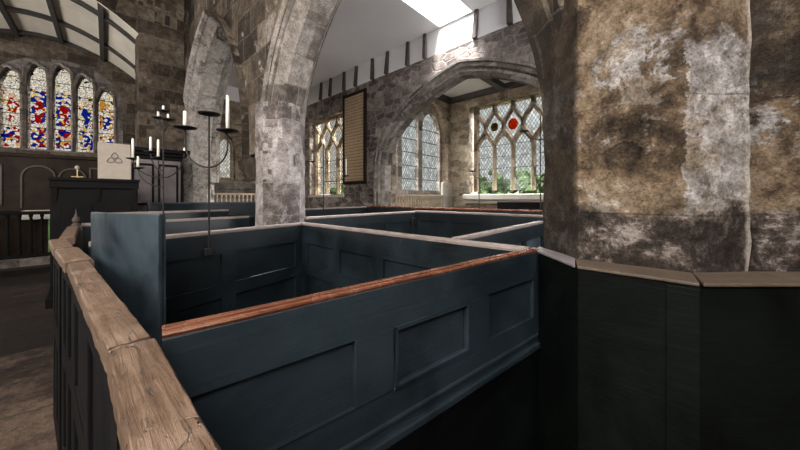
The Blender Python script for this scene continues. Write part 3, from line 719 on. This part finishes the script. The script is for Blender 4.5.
retic_window('window_4', cS, SW0, SW1, 1.72, 3.12, 4.42, 4, .22, M['dress_tan'], M['glass'], .60, .15,
             [(SW1 - 2 * w_, 3.72, .15, M['roundel_red']), (SW1 - w_, 3.72, .12, M['roundel_dark'])])
m = MB(); m.lbox(cS, SW0 - .3, SW1 + .3, 1.42, 1.60, -.22, .3)
m.lbox(cS, SW0 - .3, SW1 + .3, 1.30, 1.42, -.14, 0)
tag(m.build('window_sill', M['tablet'], bevel=.03), 'broad pale stone ledge under the traceried chapel window', 'window sill')
# aisle east window
aE = frm((0, 10.5), (1, 0), (0, 1))
W5 = empty('window_5', tuple(aE(3.25, 2.1, .2)), kind='structure')
m = MB(); m.wall(aE, 2.5, 3.6, 2.0, 4.2, .15, .28, [dict(curve=pointed(2.66, 3.0, 3.15, .24, 8), sill=2.14), dict(curve=pointed(3.09, 3.43, 3.15, .24, 8), sill=2.14)])
m.build('tracery', M['dress_tan'], W5)
for a in (2.64, 3.07):
    m = MB(); m.lbox(aE, a, a + .38, 2.1, 3.6, .21, .216); m.build('glass', M['glass_side'], W5)

# trees outside
def tree(x, y, h, r, label):
    t = empty('tree', (x, y, -.15), label, 'tree', 'trees outside the chapel windows')
    m = MB(); m.tube([(x, y, -.15), (x + .1, y, h * .4), (x, y + .1, h * .7)], [.16, .12, .06], 8); m.build('trunk', M['stud'], t)
    m = MB()
    for k in range(70):
        a = random.uniform(0, 2 * PI); q = math.sqrt(random.random()) * r; zz = h * .62 + random.uniform(-.5, .5) * h * .7 * math.sqrt(max(0, 1 - (q / r) ** 2) + .05)
        c = (x + q * math.cos(a), y + q * math.sin(a), zz); rr = random.uniform(.10, .24) * r
        rings = []
        for i in range(5):
            th = PI * (i + .08) / 4.16
            rings.append([(c[0] + rr * math.sin(th) * math.cos(2 * PI * j / 7) * random.uniform(.6, 1.4), c[1] + rr * math.sin(th) * math.sin(2 * PI * j / 7) * random.uniform(.6, 1.4), c[2] - rr * math.cos(th) * random.uniform(.7, 1.2)) for j in range(7)])
        m.grid(rings)
    m.build('crown', M['leaf'], t)
    return t
tree(15.5, 5.1, 3.0, 1.3, 'green tree behind the right-hand lights of the chapel window')
tree(18.5, 9.2, 3.4, 1.5, 'green tree showing low behind the left lights of the chapel window')
tree(10.5, 12.8, 2.5, 1.4, 'green tree showing behind the narrow-arched chapel window')

# ------------------------------------------------------------------ pews
def cap(fr, L, z, half, mat_, parent, a0=0.0, a1=None, name='cap_rail', thick=.035):
    a1 = L if a1 is None else a1
    prof = [(-half, z - thick * .5), (-half * .93, z - thick * .16), (-half * .7, z), (half * .7, z), (half * .93, z - thick * .16), (half, z - thick * .5), (half * .9, z - thick), (-half * .9, z - thick)]
    m = MB(); n = max(2, int((a1 - a0) / .12)); rings = []
    for i in range(n + 1):
        s = a0 + (a1 - a0) * i / n
        rings.append([fr(s, zz + .0025 * mnoise.noise(Vector((s * 4, z, 3))), b + .003 * mnoise.noise(Vector((s * 3, b, 9)))) for b, zz in prof])
    m.grid(rings); return m.build(name, mat_, parent)
def partition(name, label, p0, p1, z, rows, cols, cap_mat, group='box pew sides', mt=None, mp=None, half=.032, th=.027, mould=(), ledge=None, z0=0.0, latch=None, cat='box pew', cthick=.03):
    """frame of rails and stiles with sunk panels; rows = [(z0, z1)], cols = [(s0, s1)]"""
    mt = mt or M['pew']; mp = mp or M['pew_panel']
    fr, L = frame(p0, p1)
    t = empty(name, (p0[0], p0[1], 0), label, cat, group)
    zt = z - cthick
    m = MB()
    zs = [z0] + [q for r in rows for q in r] + [zt]
    for i in range(0, len(zs), 2): m.lbox(fr, 0, L, zs[i], zs[i + 1], -th, th)
    for (a, b) in rows:
        ss = [0] + [q for c in cols for q in c] + [L]
        for i in range(0, len(ss), 2):
            if ss[i + 1] - ss[i] > .002: m.lbox(fr, ss[i], ss[i + 1], a, b, -th, th)
    m.build('frame', mt, t, bevel=.003)
    for ri, (a, b) in enumerate(rows):
        for ci, (c, d) in enumerate(cols):
            m = MB(); m.lbox(fr, c - .004, d + .004, a - .004, b + .004, -.007, .007)
            p = m.build('panel', mp, t)
            if (ri, ci) in mould:
                q = MB(); w = .016
                for sg in (-1, 1):
                    lo, hi = sorted((sg * .008, sg * (th + .006)))
                    q.lbox(fr, c, d, b - w, b, lo, hi); q.lbox(fr, c, d, a, a + w, lo, hi)
                    q.lbox(fr, c, c + w, a, b, lo, hi); q.lbox(fr, d - w, d, a, b, lo, hi)
                q.build('panel_moulding', mt, p, bevel=.005)
    cap(fr, L, z, half, cap_mat, t, thick=cthick)
    if cap_mat is M['cap_red']:
        q = cap(fr, L, z + .004, half * .42, cap_mat, t, name='cap_bead', thick=.006)
    if ledge:
        for (s0, s1, zz, proj, hh) in ledge:
            m = MB(); m.lbox(fr, s0, s1, zz - hh, zz, -th - proj, -th + .004); m.build('ledge_moulding', mt, t, bevel=.006)
    if latch:
        m = MB(); s, zz, sd = latch
        m.lbox(fr, s - .05, s + .05, zz - .13, zz, *(sorted((sd * th, sd * (th + .03))))); m.build('latch', M['iron'], t, bevel=.006)
    return t
def cols(L, n, st=.11):
    w = (L - st * (n + 1)) / n
    return [(st + i * (w + st), st + i * (w + st) + w) for i in range(n)]
R2 = [(.14, .60), (.74, 1.05)]

# foreground partition with the red varnished cap
pr0, pr1 = (.125, .812), (1.742, .585)
fr, L = frame(pr0, pr1)
red = partition('box_pew', 'dark blue panelled box pew side in the foreground with a red varnished cap', pr0, pr1, 1.2,
                [(.10, .60), (.835, 1.045)], [(.05, .462), (.612, 1.013), (1.158, 1.56)], M['cap_red'], half=.026, cthick=.014, mt=M['pew_front'], mp=M['pew_front'], mould=((1, 1),),
                ledge=[(.02, 1.60, .70, .022, .03), (.02, 1.60, .745, .010, .02)])
m = MB(); m.lbox(fr, .03, L - .03, .015, .672, -.034, -.0272); m.build('lower_board', M['pew_black'], red, bevel=.003)
# rear partitions of the same pew
partition('box_pew', 'dark panelled box pew side carrying the three-dish candelabrum', (.06, 2.76), (1.79, 3.2), 1.2, [(.14, .60), (.72, .99)], cols(1.785, 2, .13), M['cap_worn'], half=.022)
partition('box_pew', 'dark panelled box pew side running under the arch from grey pillar to big stained pillar', (1.79, 3.165), (1.75, .618), 1.2, [(.14, .62), (.74, .97)], cols(2.6, 4, .12), M['cap_worn'], half=.028)
# aisle pews
partition('box_pew', 'blue-black box pew side crossing the aisle beyond the arch, meeting a far corner', (1.83, 3.2), (3.918, 3.3), 1.26, [(.14, .62), (.78, 1.1)], cols(2.12, 3), M['cap_worn'], half=.026, latch=(2.02, 1.15, -1))
partition('box_pew', 'dark plain far side of the aisle box pew, right of its far corner', (3.95, 3.3), (3.95, -.6), 1.27, [(.14, .62), (.78, 1.1)], cols(3.9, 6), M['cap_worn'], half=.028)
partition('box_pew', 'short blue box pew side just left of the big stained pillar', (1.825, 1.16), (3.918, 1.24), 1.2, [(.14, .6), (.74, 1.02)], cols(2.14, 3), M['cap_worn'], half=.03, mp=M['pew_blue'])
partition('box_pew', 'long red-capped box pew side in front of the chapel arch', (4.85, .4), (4.82, 5.6), 1.29, R2, cols(5.2, 7), M['cap_red'], half=.035)
partition('box_pew', 'red-capped box pew side under the lettered board', (3.98, 5.64), (4.78, 5.64), 1.27, R2, cols(.84, 2), M['cap_red'], half=.03)
partition('box_pew', 'dark box pew side right of the grey pillar, below the far aisle window', (2.35, 5.1), (4.77, 5.54), 1.28, R2, cols(2.49, 4), M['cap_worn'], half=.026)
partition('box_pew', 'tall black pew back standing in the chapel below the traceried window', (6.6, .9), (6.6, 3.05), 1.41, R2, cols(2.15, 3), M['ledge_dark'], half=.03, mt=M['oak_dark'], mp=M['oak_dark'])
# nave pews further east
partition('box_pew', 'blue-grey box pew side second in the row behind the three-dish candelabrum', (.04, 4.5), (1.72, 4.62), 1.22, R2, cols(1.684, 4), M['cap_worn'], half=.024, mp=M['pew_blue'])
partition('box_pew', 'dark box pew side third in the row behind the three-dish candelabrum', (.3, 5.45), (1.74, 5.55), 1.29, R2, cols(1.44, 3), M['cap_worn'], half=.024)
partition('box_pew', 'farthest blue box pew side in the row, below the small aisle window', (.84, 6.72), (3.4, 6.95), 1.40, [(.14, .6), (.74, 1.12)], cols(2.7, 5), M['pew_blue'], half=.026, mp=M['pew_blue'])
partition('box_pew', 'dark box pew side along the arcade beyond the grey pillar', (1.80, 4.65), (1.80, 6.7), 1.2, R2, cols(2.05, 4), M['pew'], half=.024)

# open door leaf beside the aisle rail
dp0, dp1 = (.075, 2.62), (.318, 2.05)
fr, L = frame(dp0, dp1)
t = empty('pew_gate', (dp0[0], dp0[1], 0), 'plain faded blue pew door standing open beside the worn aisle rail', 'pew door')
m = MB(); nS = 14
rings = []
for i in range(nS + 1):
    s = L * i / nS; bow = -.045 * math.sin(PI * i / nS)
    rings.append([fr(s, 0, bow - .016), fr(s, 0, bow + .016), fr(s, 1.395, bow + .016), fr(s, 1.395, bow - .016)])
m.grid(rings); m.build('leaf', M['pew_blue'], t, bevel=.004)
m = MB(); m.lbox(fr, L - .03, L, 0, 1.39, -.02, .02); m.build('closing_stile', M['pew_blue'], t, bevel=.004)
# aisle fronts with worn oak rails
def aisle_front(label, p0, p1, z, half, n, extra=None, seed=0):
    fr, L = frame(p0, p1)
    t = empty('box_pew', (p0[0], p0[1], 0), label, 'pew front', 'pew fronts along the aisle')
    th = .02; st = .09; cs = cols(L, n, st); zt = z - .045; rows = [(.14, .58), (.70, zt - .10)]
    m = MB(); zs = [0] + [q for r in rows for q in r] + [zt]
    for i in range(0, len(zs), 2): m.lbox(fr, 0, L, zs[i], zs[i + 1], -th, th)
    for (a, b) in rows:
        ss = [0] + [q for c in cs for q in c] + [L]
        for i in range(0, len(ss), 2): m.lbox(fr, ss[i], ss[i + 1], a, b, -th, th)
    m.build('frame', M['oak_dark'], t, bevel=.004)
    for a, b in rows:
        for c, d in cs:
            m = MB(); m.lbox(fr, c - .003, d + .003, a - .003, b + .003, -.008, .008); m.build('panel', M['oak_dark'], t)
    m = MB(); nn = max(8, int(L / .02)); rings = []
    thk = .048
    for i in range(nn + 1):
        s = L * i / nn
        def jj(k, amp): return amp * mnoise.noise(Vector((s * 9 + seed, k * 3.1, seed))) + amp * .6 * mnoise.noise(Vector((s * 34, k * 5.7, seed + 4)))
        pr = [(-half, z - thk), (-half, z - .010), (-half + .003, z - .003), (-half * .85, z), (-half * .3, z), (half * .1, z), (half * .5, z), (half * .9, z - .001), (half - .002, z - .004), (half, z - .011), (half, z - thk)]
        rings.append([fr(s, zz + (jj(k, .0022) if 0 < k < 10 else 0), b + (jj(k + 20, .0025) if k in (0, 1, 2, 8, 9, 10) else 0)) for k, (b, zz) in enumerate(pr)])
    m.grid(rings); m.build('cap_rail', M['oak_worn'], t)
    return t
aisle_front('nearest aisle pew front with a broad worn bare oak rail', (.080, -.45), (.0745, .772), 1.2, .036, 2, seed=1)
aisle_front('second aisle pew front whose worn bare oak rail is scarred with gouges', (.0725, .783), (.0085, 1.93), 1.2, .0335, 2, seed=5)
aisle_front('short aisle pew front with a carved oak rail set slightly askew', (.012, 1.96), (-.035, 2.52), 1.2, .045, 2, seed=9)
aisle_front('farther aisle pew front whose oak rail turns out towards the aisle', (-.045, 2.56), (-.085, 3.1), 1.2, .04, 2, seed=12)
aisle_front('farthest aisle pew front ending at the tall black desk', (-.045, 3.14), (-.02, 4.4), 1.2, .04, 3, seed=15)
m = MB(); m.lathe([(.03, 0), (.032, .015), (.018, .025), (.03, .05), (.027, .07), (.012, .10), (.006, .13), (.002, .17)], (.0, 4.45, 1.2), 12)
m.box(-.045, .045, 4.405, 4.495, 0, 1.2)
tag(m.build('finial_post', M['stud'], smooth=False), 'grey post with a pointed finial at the end of the worn aisle rail', 'post')

# boxed casing round the near pillar
E0 = [(1.742, .575), (1.444, .31), (1.432, -.055), (1.66, -.302), (2.6, -1.3)]
t = empty('boarded_casing', (1.6, .1, 0), 'black-green plain boarded casing wrapped round the foot of the big stained pillar', 'box pew')
for k, (a, b) in enumerate(zip(E0[:-1], E0[1:])):
    fr, L = frame(a, b)
    m = MB(); m.lbox(fr, 0, L, 0, 1.178, 0, .03)
    if k == 1: m.lbox(fr, L - .085, L, 0, 1.172, -.008, .001)
    m.build('board', M['pew_black'] if k else M['pew_black'], t, bevel=.002)
inn = [(1.86, .60), (1.63, .36), (1.62, -.04), (1.79, -.21), (2.3, -.8)]
for k in range(4):
    a, b = E0[k], E0[k + 1]; c, d = inn[k + 1], inn[k]
    fr, L = frame(a, b)
    m = MB(); ov = [fr(0, 0, -.012), fr(L, 0, -.012)]
    m.prism([(ov[0].x, ov[0].y), (ov[1].x, ov[1].y), c, d], 1.182, 1.195)
    m.build('ledge', M['ledge'] if k == 0 else M['ledge_dark'], t, bevel=.004)  # first piece in paler wood, its lit look put into the colour

# ------------------------------------------------------------------ furniture to the east
t = empty('clergy_desk', (.2, 6.5, 0), 'tall black oak desk with an overhanging top standing at the head of the aisle', 'desk')
m = MB(); m.box(-.24, .66, 6.22, 6.9, .10, 1.66); m.build('body', M['oak_dark'], t, bevel=.005)
m = MB(); m.box(-.28, .70, 6.18, 6.94, 0, .12); m.build('plinth', M['oak_dark'], t, bevel=.008)
m = MB(); m.prism([(-.26, 6.17), (.68, 6.17), (.68, 6.93), (-.26, 6.93)], 1.72, 1.765); m.prism([(-.25, 6.19), (.67, 6.19), (.67, 6.92), (-.25, 6.92)], 1.62, 1.72)
m.build('desk_top', M['oak_dark'], t, bevel=.008)
for x in (-.20, .22, .62):
    m = MB(); m.grid([[(x - .025, 6.19, 1.62), (x + .025, 6.19, 1.62), (x + .025, 6.225, 1.62), (x - .025, 6.225, 1.62)], [(x - .015, 6.21, 1.42), (x + .015, 6.21, 1.42), (x + .015, 6.225, 1.42), (x - .015, 6.225, 1.42)]]); m.build('bracket', M['oak_dark'], t)
for x0, x1 in ((-.14, .16), (.27, .58)):
    m = MB(); m.box(x0, x1, 6.205, 6.225, .35, 1.38); m.build('panel', M['oak_dark'], t, bevel=.006)
# reading desk cloth with interlaced knot
t = empty('lectern_cloth', (.40, 6.35, 1.765), 'ivory lectern cloth bearing a three-looped interlaced knot, on the black oak desk', 'lectern cloth')
lf = lambda s, z, b=0.0: Vector((.405 + s, 6.33 + z * .10 + b, 1.765 + z))
m = MB(); m.lbox(lf, -.185, .185, 0, .56, 0, .022); m.build('cloth', M['card'], t, bevel=.006)
m = MB(); m.lbox(lf, -.10, .10, 0, .45, .022, .09); m.build('stand', M['oak_dark'], t)
m = MB(); cx, czk, R = 0, .315, .05
for k in range(3):
    a0 = PI / 2 + k * 2 * PI / 3
    ccx, ccz = cx + R * math.cos(a0 + PI), czk + R * math.sin(a0 + PI)
    # one lens-shaped lobe: two arcs through the centre
    tip = (cx + 2.0 * R * math.cos(a0), czk + 2.0 * R * math.sin(a0))
    for sg in (-1, 1):
        pts = []
        for i in range(13):
            f = i / 12; w = sg * .036 * math.sin(PI * f)
            bx = cx - .35 * R * math.cos(a0) + (tip[0] - cx + .35 * R * math.cos(a0)) * f; bz = czk - .35 * R * math.sin(a0) + (tip[1] - czk + .35 * R * math.sin(a0)) * f
            pts.append(lf(bx - w * math.sin(a0), bz + w * math.cos(a0), -.003))
        m.tube(pts, .007, 6)
m.build('knot', M['knot'], t)
# pulpit
t = empty('pulpit', (1.05, 7.45, 0), 'boxy grey-purple panelled pulpit with a dark cornice beside the far respond', 'pulpit')
PX0, PX1, PY0, PY1 = .62, 1.42, 7.2, 7.75
m = MB(); m.box(PX0, PX1, PY0, PY1, .0, 2.2); m.build('body', M['grey_panel'], t, bevel=.006)
m = MB(); m.box(PX0 - .03, PX1 + .03, PY0 - .03, PY1 + .03, 2.2, 2.27); m.box(PX0 - .07, PX1 + .07, PY0 - .07, PY1 + .07, 2.27, 2.33); m.box(PX0 - .12, PX1 + .12, PY0 - .12, PY1 + .1, 2.33, 2.40); m.build('cornice', M['oak_dark'], t, bevel=.01)
for x0, x1 in ((PX0 + .06, PX0 + .37), (PX0 + .43, PX1 - .06)):
    m = MB(); w = .03
    m.box(x0, x1, PY0 - .018, PY0 + .002, 2.08, 2.12); m.box(x0, x1, PY0 - .018, PY0 + .002, 1.35, 1.39); m.box(x0, x0 + w, PY0 - .018, PY0 + .002, 1.35, 2.1); m.box(x1 - w, x1, PY0 - .018, PY0 + .002, 1.35, 2.1)
    m.build('panel_moulding', M['oak_dark'], t, bevel=.004)
m = MB()
for x in (PX0, PX1): m.box(x - .02, x + .02, PY0 - .02, PY0 + .02, 0, 2.2)
m.build('corner_post', M['oak_dark'], t)
# altar steps, rail, altar, reredos
m = MB(); m.box(-2.2, 1.6, 9.15, 10.95, 0, .12); tag(m.build('trim_60', M['flag']), kind='structure')
m = MB(); m.box(-2.2, 1.6, 9.5, 10.95, .12, .27); tag(m.build('trim_61', M['dress_grey']), kind='structure')
t = empty('altar_rail', (-.4, 9.68, .27), 'low dark oak altar rail with turned balusters at the end of the aisle', 'rail')
m = MB(); m.box(-2.0, .9, 9.63, 9.75, 1.14, 1.21); m.build('top_rail', M['oak_dark'], t, bevel=.015)
m = MB(); m.box(-2.0, .9, 9.64, 9.74, .27, .34); m.build('bottom_rail', M['oak_dark'], t, bevel=.01)
bal = None
for k in range(20):
    x = -1.93 + k * .145
    if bal is None:
        m = MB(); m.lathe([(.03, .34), (.03, .42), (.018, .44), (.03, .60), (.02, .72), (.027, .76), (.018, .80), (.026, 1.04), (.018, 1.08), (.03, 1.10), (.03, 1.14)], (x, 9.69, 0), 10)
        bal = m.build('baluster', M['oak_dark'], t)
    else:
        o = bal.copy(); COL.objects.link(o); o.parent = t; o.location = (x + 1.93, 0, 0)
t = empty('altar', (-.35, 10.45, .27), 'altar under white linen behind the altar rail', 'altar')
m = MB(); m.box(-1.35, .35, 10.2, 10.7, .27, 1.18); m.build('table', M['reredos'], t)
m = MB(); m.box(-.78, .40, 10.15, 10.73, 1.18, 1.205); m.box(-.78, .40, 10.13, 10.155, 1.02, 1.205); m.build('linen', M['linen'], t)
m = MB(); m.box(-1.37, -.79, 10.15, 10.73, 1.18, 1.20); m.build('dark_cloth', M['oak_dark'], t)
m = MB(); m.box(-.42, .38, 10.165, 10.2, .27, 1.02); m.box(-.36, .02, 10.12, 10.131, 1.06, 1.17); m.build('frontal', M['green_cloth'], t)
t = empty('reredos', (-.3, 11.0, .27), 'dark brown oak reredos of arched panels beneath the stained glass window', 'reredos')
rf = frm(EO, (math.cos(ang), -math.sin(ang)), (math.sin(ang), math.cos(ang)))
m = MB(); m.lbox(rf, -1.9, 1.0, .27, 2.50, -.10, -.01); m.build('back_board', M['reredos'], t)
m = MB(); m.lbox(rf, -1.92, 1.02, 2.44, 2.52, -.16, -.01); m.build('cornice', M['reredos'], t, bevel=.015)
for a, b in ((-1.8, -.92), (.48, .95)):
    m = MB(); q = .035
    m.lbox(rf, a, b, 2.22, 2.22 + q, -.125, -.10); m.lbox(rf, a, b, 1.30, 1.30 + q, -.125, -.10); m.lbox(rf, a, a + q, 1.3, 2.25, -.125, -.10); m.lbox(rf, b - q, b, 1.3, 2.25, -.125, -.10)
    m.build('square_panel', M['ledge_dark'], t)
for a, b in ((-.62, -.12), (-.02, .40)):
    m = MB(); m.ring(rf, [(a, 1.25)] + pointed(a, b, 1.98, (b - a) * .5001, 8) + [(b, 1.25)], [(0, -.13), (.03, -.13), (.03, -.09), (0, -.09)]); m.build('arched_panel', M['ledge_dark'], t)
for x in (-.82, -.72):
    pass
m = MB(); m.lathe([(.06, 0), (.06, .02), (.015, .04), (.012, .18), (.03, .20), (.012, .22), (.012, .42), (.035, .44), (.02, .47)], (-.28, 10.45, 1.205), 12)
tag(m.build('candlestick', M['brass'], smooth=True), 'brass candlestick on the white altar linen', 'candlestick')
m = MB(); m.lathe([(.014, 0), (.014, .24), (.004, .25)], (-.28, 10.45, 1.675), 10)
tag(m.build('candle', M['wax']), 'white candle in the brass candlestick on the altar', 'candle')
t = empty('altar_cross', (.02, 10.55, 1.205), 'small pale metal cross on the altar, just above the black desk top', 'cross')
m = MB(); m.box(-.05, .09, 10.5, 10.6, 1.205, 1.23); m.build('foot', M['brass'], t)
m = MB(); m.box(.01, .03, 10.54, 10.56, 1.23, 2.2); m.box(-.08, .12, 10.54, 10.56, 1.98, 2.0); m.build('cross', M['brass'], t)
m = MB(); m.lathe([(.005, 0), (.035, .02), (.045, .05), (.035, .08), (.005, .10)], (.02, 10.55, 2.16), 10); m.build('knob', M['linen'], t)

# lettered board on the aisle wall
t = empty('lettered_board', (5.16, 6.5, 1.9), 'tall tan wooden board with rows of faded lettering on the stone wall', 'board')
m = MB(); m.lbox(sY, 6.06, 6.92, 1.93, 4.30, -.045, -.01); m.build('panel', M['board'], t)
m = MB()
for a, b, c, d in ((6.0, 6.08, 1.87, 4.36), (6.90, 6.98, 1.87, 4.36), (6.0, 6.98, 4.28, 4.36), (6.0, 6.98, 1.87, 1.95)): m.lbox(sY, a, b, c, d, -.065, 0)
m.build('frame', M['reredos'], t, bevel=.01)
# stone tablet
t = empty('stone_tablet', (8.3, 5.62, 0), 'pale upright stone tablet standing in the chapel corner between the two windows', 'tablet')
m = MB(); m.box(7.98, 8.5, 5.50, 5.60, 0, 1.98); m.build('slab', M['tablet'], t, bevel=.012)
m = MB(); m.lathe([(.03, 0), (.03, .02)], (8.2, 5.5, 1.84), 10); m.build('boss', M['stud'], t)
# baluster rails under the two windows
def bal_rail(x0, x1, y, z0, z1, n, label):
    t = empty('baluster_rail', ((x0 + x1) / 2, y, z0), label, 'rail')
    m = MB(); m.box(x0, x1, y - .04, y + .04, z1 - .05, z1); m.build('top_rail', M['baluster'], t)
    m = MB(); m.box(x0, x1, y - .04, y + .04, z0, z0 + .06); m.build('bottom_rail', M['baluster'], t)
    first = None
    for k in range(n):
        x = x0 + .04 + (x1 - x0 - .08) * k / (n - 1)
        if first is None:
            m = MB(); m.lathe([(.03, 0), (.03, .08), (.02, .1), (.032, (z1 - z0) * .5), (.02, z1 - z0 - .15), (.03, z1 - z0 - .12), (.03, z1 - z0 - .05)], (x, y, z0), 8)
            first = m.build('baluster', M['baluster'], t); fx = x
        else:
            o = first.copy(); COL.objects.link(o); o.parent = t; o.location = (x - fx, 0, 0)
bal_rail(5.7, 7.9, 5.45, 0, 1.58, 20, 'pale oak baluster rail under the narrow-arched chapel window')
bal_rail(2.5, 4.3, 9.4, 0, 1.62, 16, 'pale oak baluster rail under the small aisle window behind the pews')
m = MB(); m.box(2.6, 4.1, 9.8, 10.47, 0, 1.72)
m.grid([[(2.62, y, 1.72 + .0), (4.08, y, 1.72)] + [(3.35 + .73 * math.cos(a), y, 1.72 + .28 * math.sin(a)) for a in [PI * i / 12 for i in range(1, 12)]] for y in (9.82, 10.45)])
tag(m.build('stone_chest', M['dress_dark'], bevel=.03), 'dark stone chest behind the baluster rail at the end of the far aisle', 'chest')

# ------------------------------------------------------------------ candelabra
def candle(x, y, z, h, r, label, group=None):
    t = empty('candle', (x, y, z), label, 'candle', group)
    m = MB(); m.lathe([(r, 0), (r * .98, h * .5), (r * .9, h - .008), (r * .5, h)], (x, y, z), 12); m.build('wax', M['wax'], t, smooth=True)
    m = MB(); m.tube([(x, y, z + h - .003), (x + .001, y, z + h + .008), (x + .003, y, z + h + .014)], .0016, 6); m.build('wick', M['wick'], t)
    return t
dirR = Vector((math.cos(YAW), -math.sin(YAW), 0))
C1 = Vector((.755, 2.872, 0))
t = empty('candelabrum', (C1.x, C1.y, 1.05), 'black iron three-dish candelabrum with a U-shaped arm, fixed to the pew behind the open door', 'candelabrum')
P = lambda s, z: C1 + dirR * s + Vector((0, 0, z))
m = MB(); m.tube([P(0, 1.04), P(0, 1.6), P(0, 2.17)], .0075, 8); m.build('stem', M['iron'], t)
m = MB(); m.tube([P(0, 1.735) + Vector((math.sin(0), 0, 0))] + [P(-.2 * math.sin(a), 1.735 + .0 + .20 * (1 - math.cos(a))) for a in [i * PI / 2 / 8 for i in range(1, 9)]] + [P(-.2, 2.05)], .007, 8)
m.build('arm', M['iron'], t)
m = MB(); m.tube([P(0, 1.735)] + [P(.155 * math.sin(a), 1.735 + .18 * (1 - math.cos(a))) for a in [i * PI / 2 / 8 for i in range(1, 9)]] + [P(.155, 2.03)], .007, 8)
m.build('arm', M['iron'], t)
m = MB(); m.box(C1.x - .03, C1.x + .03, C1.y - .012, C1.y + .034, 1.00, 1.06); m.build('wall_bracket', M['iron'], t, bevel=.004)
dish = [(.01, -.012), (.04, -.006), (.082, .004), (.085, .012), (.078, .010), (.04, .002), (.004, .0015)]
for s, z in ((0, 2.175), (-.2, 2.06), (.155, 2.035)):
    p = P(s, z); m = MB(); m.lathe(dish, (p.x, p.y, p.z), 20); m.build('drip_dish', M['iron'], t, smooth=True)
p = P(-.2, 2.062); candle(p.x, p.y, p.z, .145, .016, 'short stout candle on the left dish of the three-dish candelabrum')
p = P(.155, 2.037); candle(p.x, p.y, p.z, .30, .014, 'tall candle on the right dish of the three-dish candelabrum')
# second candelabrum, two tiers
C2 = Vector((.70, 4.455, 0)); Q = lambda s, z: C2 + dirR * s + Vector((0, 0, z))
t = empty('candelabrum', (C2.x, C2.y, .95), 'two-tiered black iron candelabrum in front of the pulpit', 'candelabrum')
m = MB(); m.tube([Q(0, .95), Q(0, 1.8), Q(0, 2.5)], .008, 8); m.build('stem', M['iron'], t)
m = MB(); m.box(C2.x - .03, C2.x + .03, C2.y - .015, C2.y + .05, .95, 1.02); m.build('wall_bracket', M['iron'], t)
labs2 = iter(['leftmost upper-tier', 'middle upper-tier', 'rightmost upper-tier', 'far left tall lower-tier', 'low hanging left', 'inner left lower-tier', 'near lower-tier', 'far right lower-tier'])
spots2 = [(-.06, 2.42, .09, .05), (0, 2.50, .07, 0), (.055, 2.40, .07, .05), (-.36, 1.94, .24, .1), (-.30, 1.83, .14, .1), (-.15, 2.02, .18, 0), (-.06, 1.95, .22, -.05)]
for s, z, h, dy in spots2:
    if abs(s) > .01:
        m = MB(); zz = z - (.22 if z < 2.3 else .12)
        m.tube([Q(0, zz)] + [Q(s * math.sin(a), zz + (z - zz) * (1 - math.cos(a))) for a in [i * PI / 2 / 7 for i in range(1, 8)]], .006, 6); m.build('arm', M['iron'], t)
    p = Q(s, z); m = MB(); m.lathe([(r_ * .75, q) for r_, q in dish], (p.x, p.y, p.z), 14); m.build('drip_dish', M['iron'], t, smooth=True)
    candle(p.x, p.y, p.z + .002, h, .013, 'ivory candle, %s one on the two-tiered candelabrum by the pulpit' % next(labs2), 'candles on the far candelabrum')
m = MB(); m.tube([Q(0, 1.72)] + [Q(.25 * math.sin(a), 1.72 + .3 * (1 - math.cos(a))) for a in [i * PI / 2 / 7 for i in range(1, 8)]], .006, 6); m.build('arm', M['iron'], t)
p = Q(.25, 2.02); m = MB(); m.lathe([(r_ * .75, q) for r_, q in dish], (p.x, p.y, p.z), 14); m.build('drip_dish', M['iron'], t)
candle(p.x, p.y, p.z + .002, .05, .013, 'burnt-down ivory candle stub on the right arm of the two-tiered candelabrum', 'candles on the far candelabrum')
# slim candle stands out in the aisle
def candle_stand(x, y, z0, z1, arms, label, lab_c):
    t = empty('candle_stand', (x, y, z0), label, 'candle stand', 'slim iron candle stands on the aisle pews')
    m = MB(); m.tube([(x, y, z0), (x, y, (z0 + z1) / 2), (x, y, z1)], .009, 8); m.build('stem', M['iron'], t)
    for k, (s, z, h) in enumerate(arms):
        a = Vector((x, y, z - .12)); m = MB()
        m.tube([a, a + dirR * s * .7 + Vector((0, 0, .02)), a + dirR * s + Vector((0, 0, .12))], .008, 6); m.build('arm', M['iron'], t)
        p = Vector((x, y, z)) + dirR * s
        m = MB(); m.lathe([(r_ * .8, q) for r_, q in dish], tuple(p), 12); m.build('drip_dish', M['iron'], t)
        if h: candle(p.x, p.y, p.z + .002, h, .016, lab_c[k], 'candles on the aisle stands')
fx = lambda u, d: (d * (.7337 + (u - 400) / 300 * .6794), d * (.6794 - (u - 400) / 300 * .7337))
candle_stand(3.35, 5.18, 1.2, 2.55, [(-.22, 2.2, .16), (.45, 1.92, .34)], 'slim iron candle stand in front of the far aisle window', ['candle against the far aisle window', 'candle low in front of the lettered board'])
candle_stand(4.85, 2.58, 1.29, 2.1, [(-.12, 1.95, 0)], 'slim iron candle stand left of the traceried chapel window', [''])
candle_stand(4.85, 1.55, 1.29, 2.75, [(-.25, 2.5, 0), (.14, 2.5, .2)], 'slim iron candle stand in front of the traceried chapel window', ['', 'candle on the stand before the traceried chapel window'])
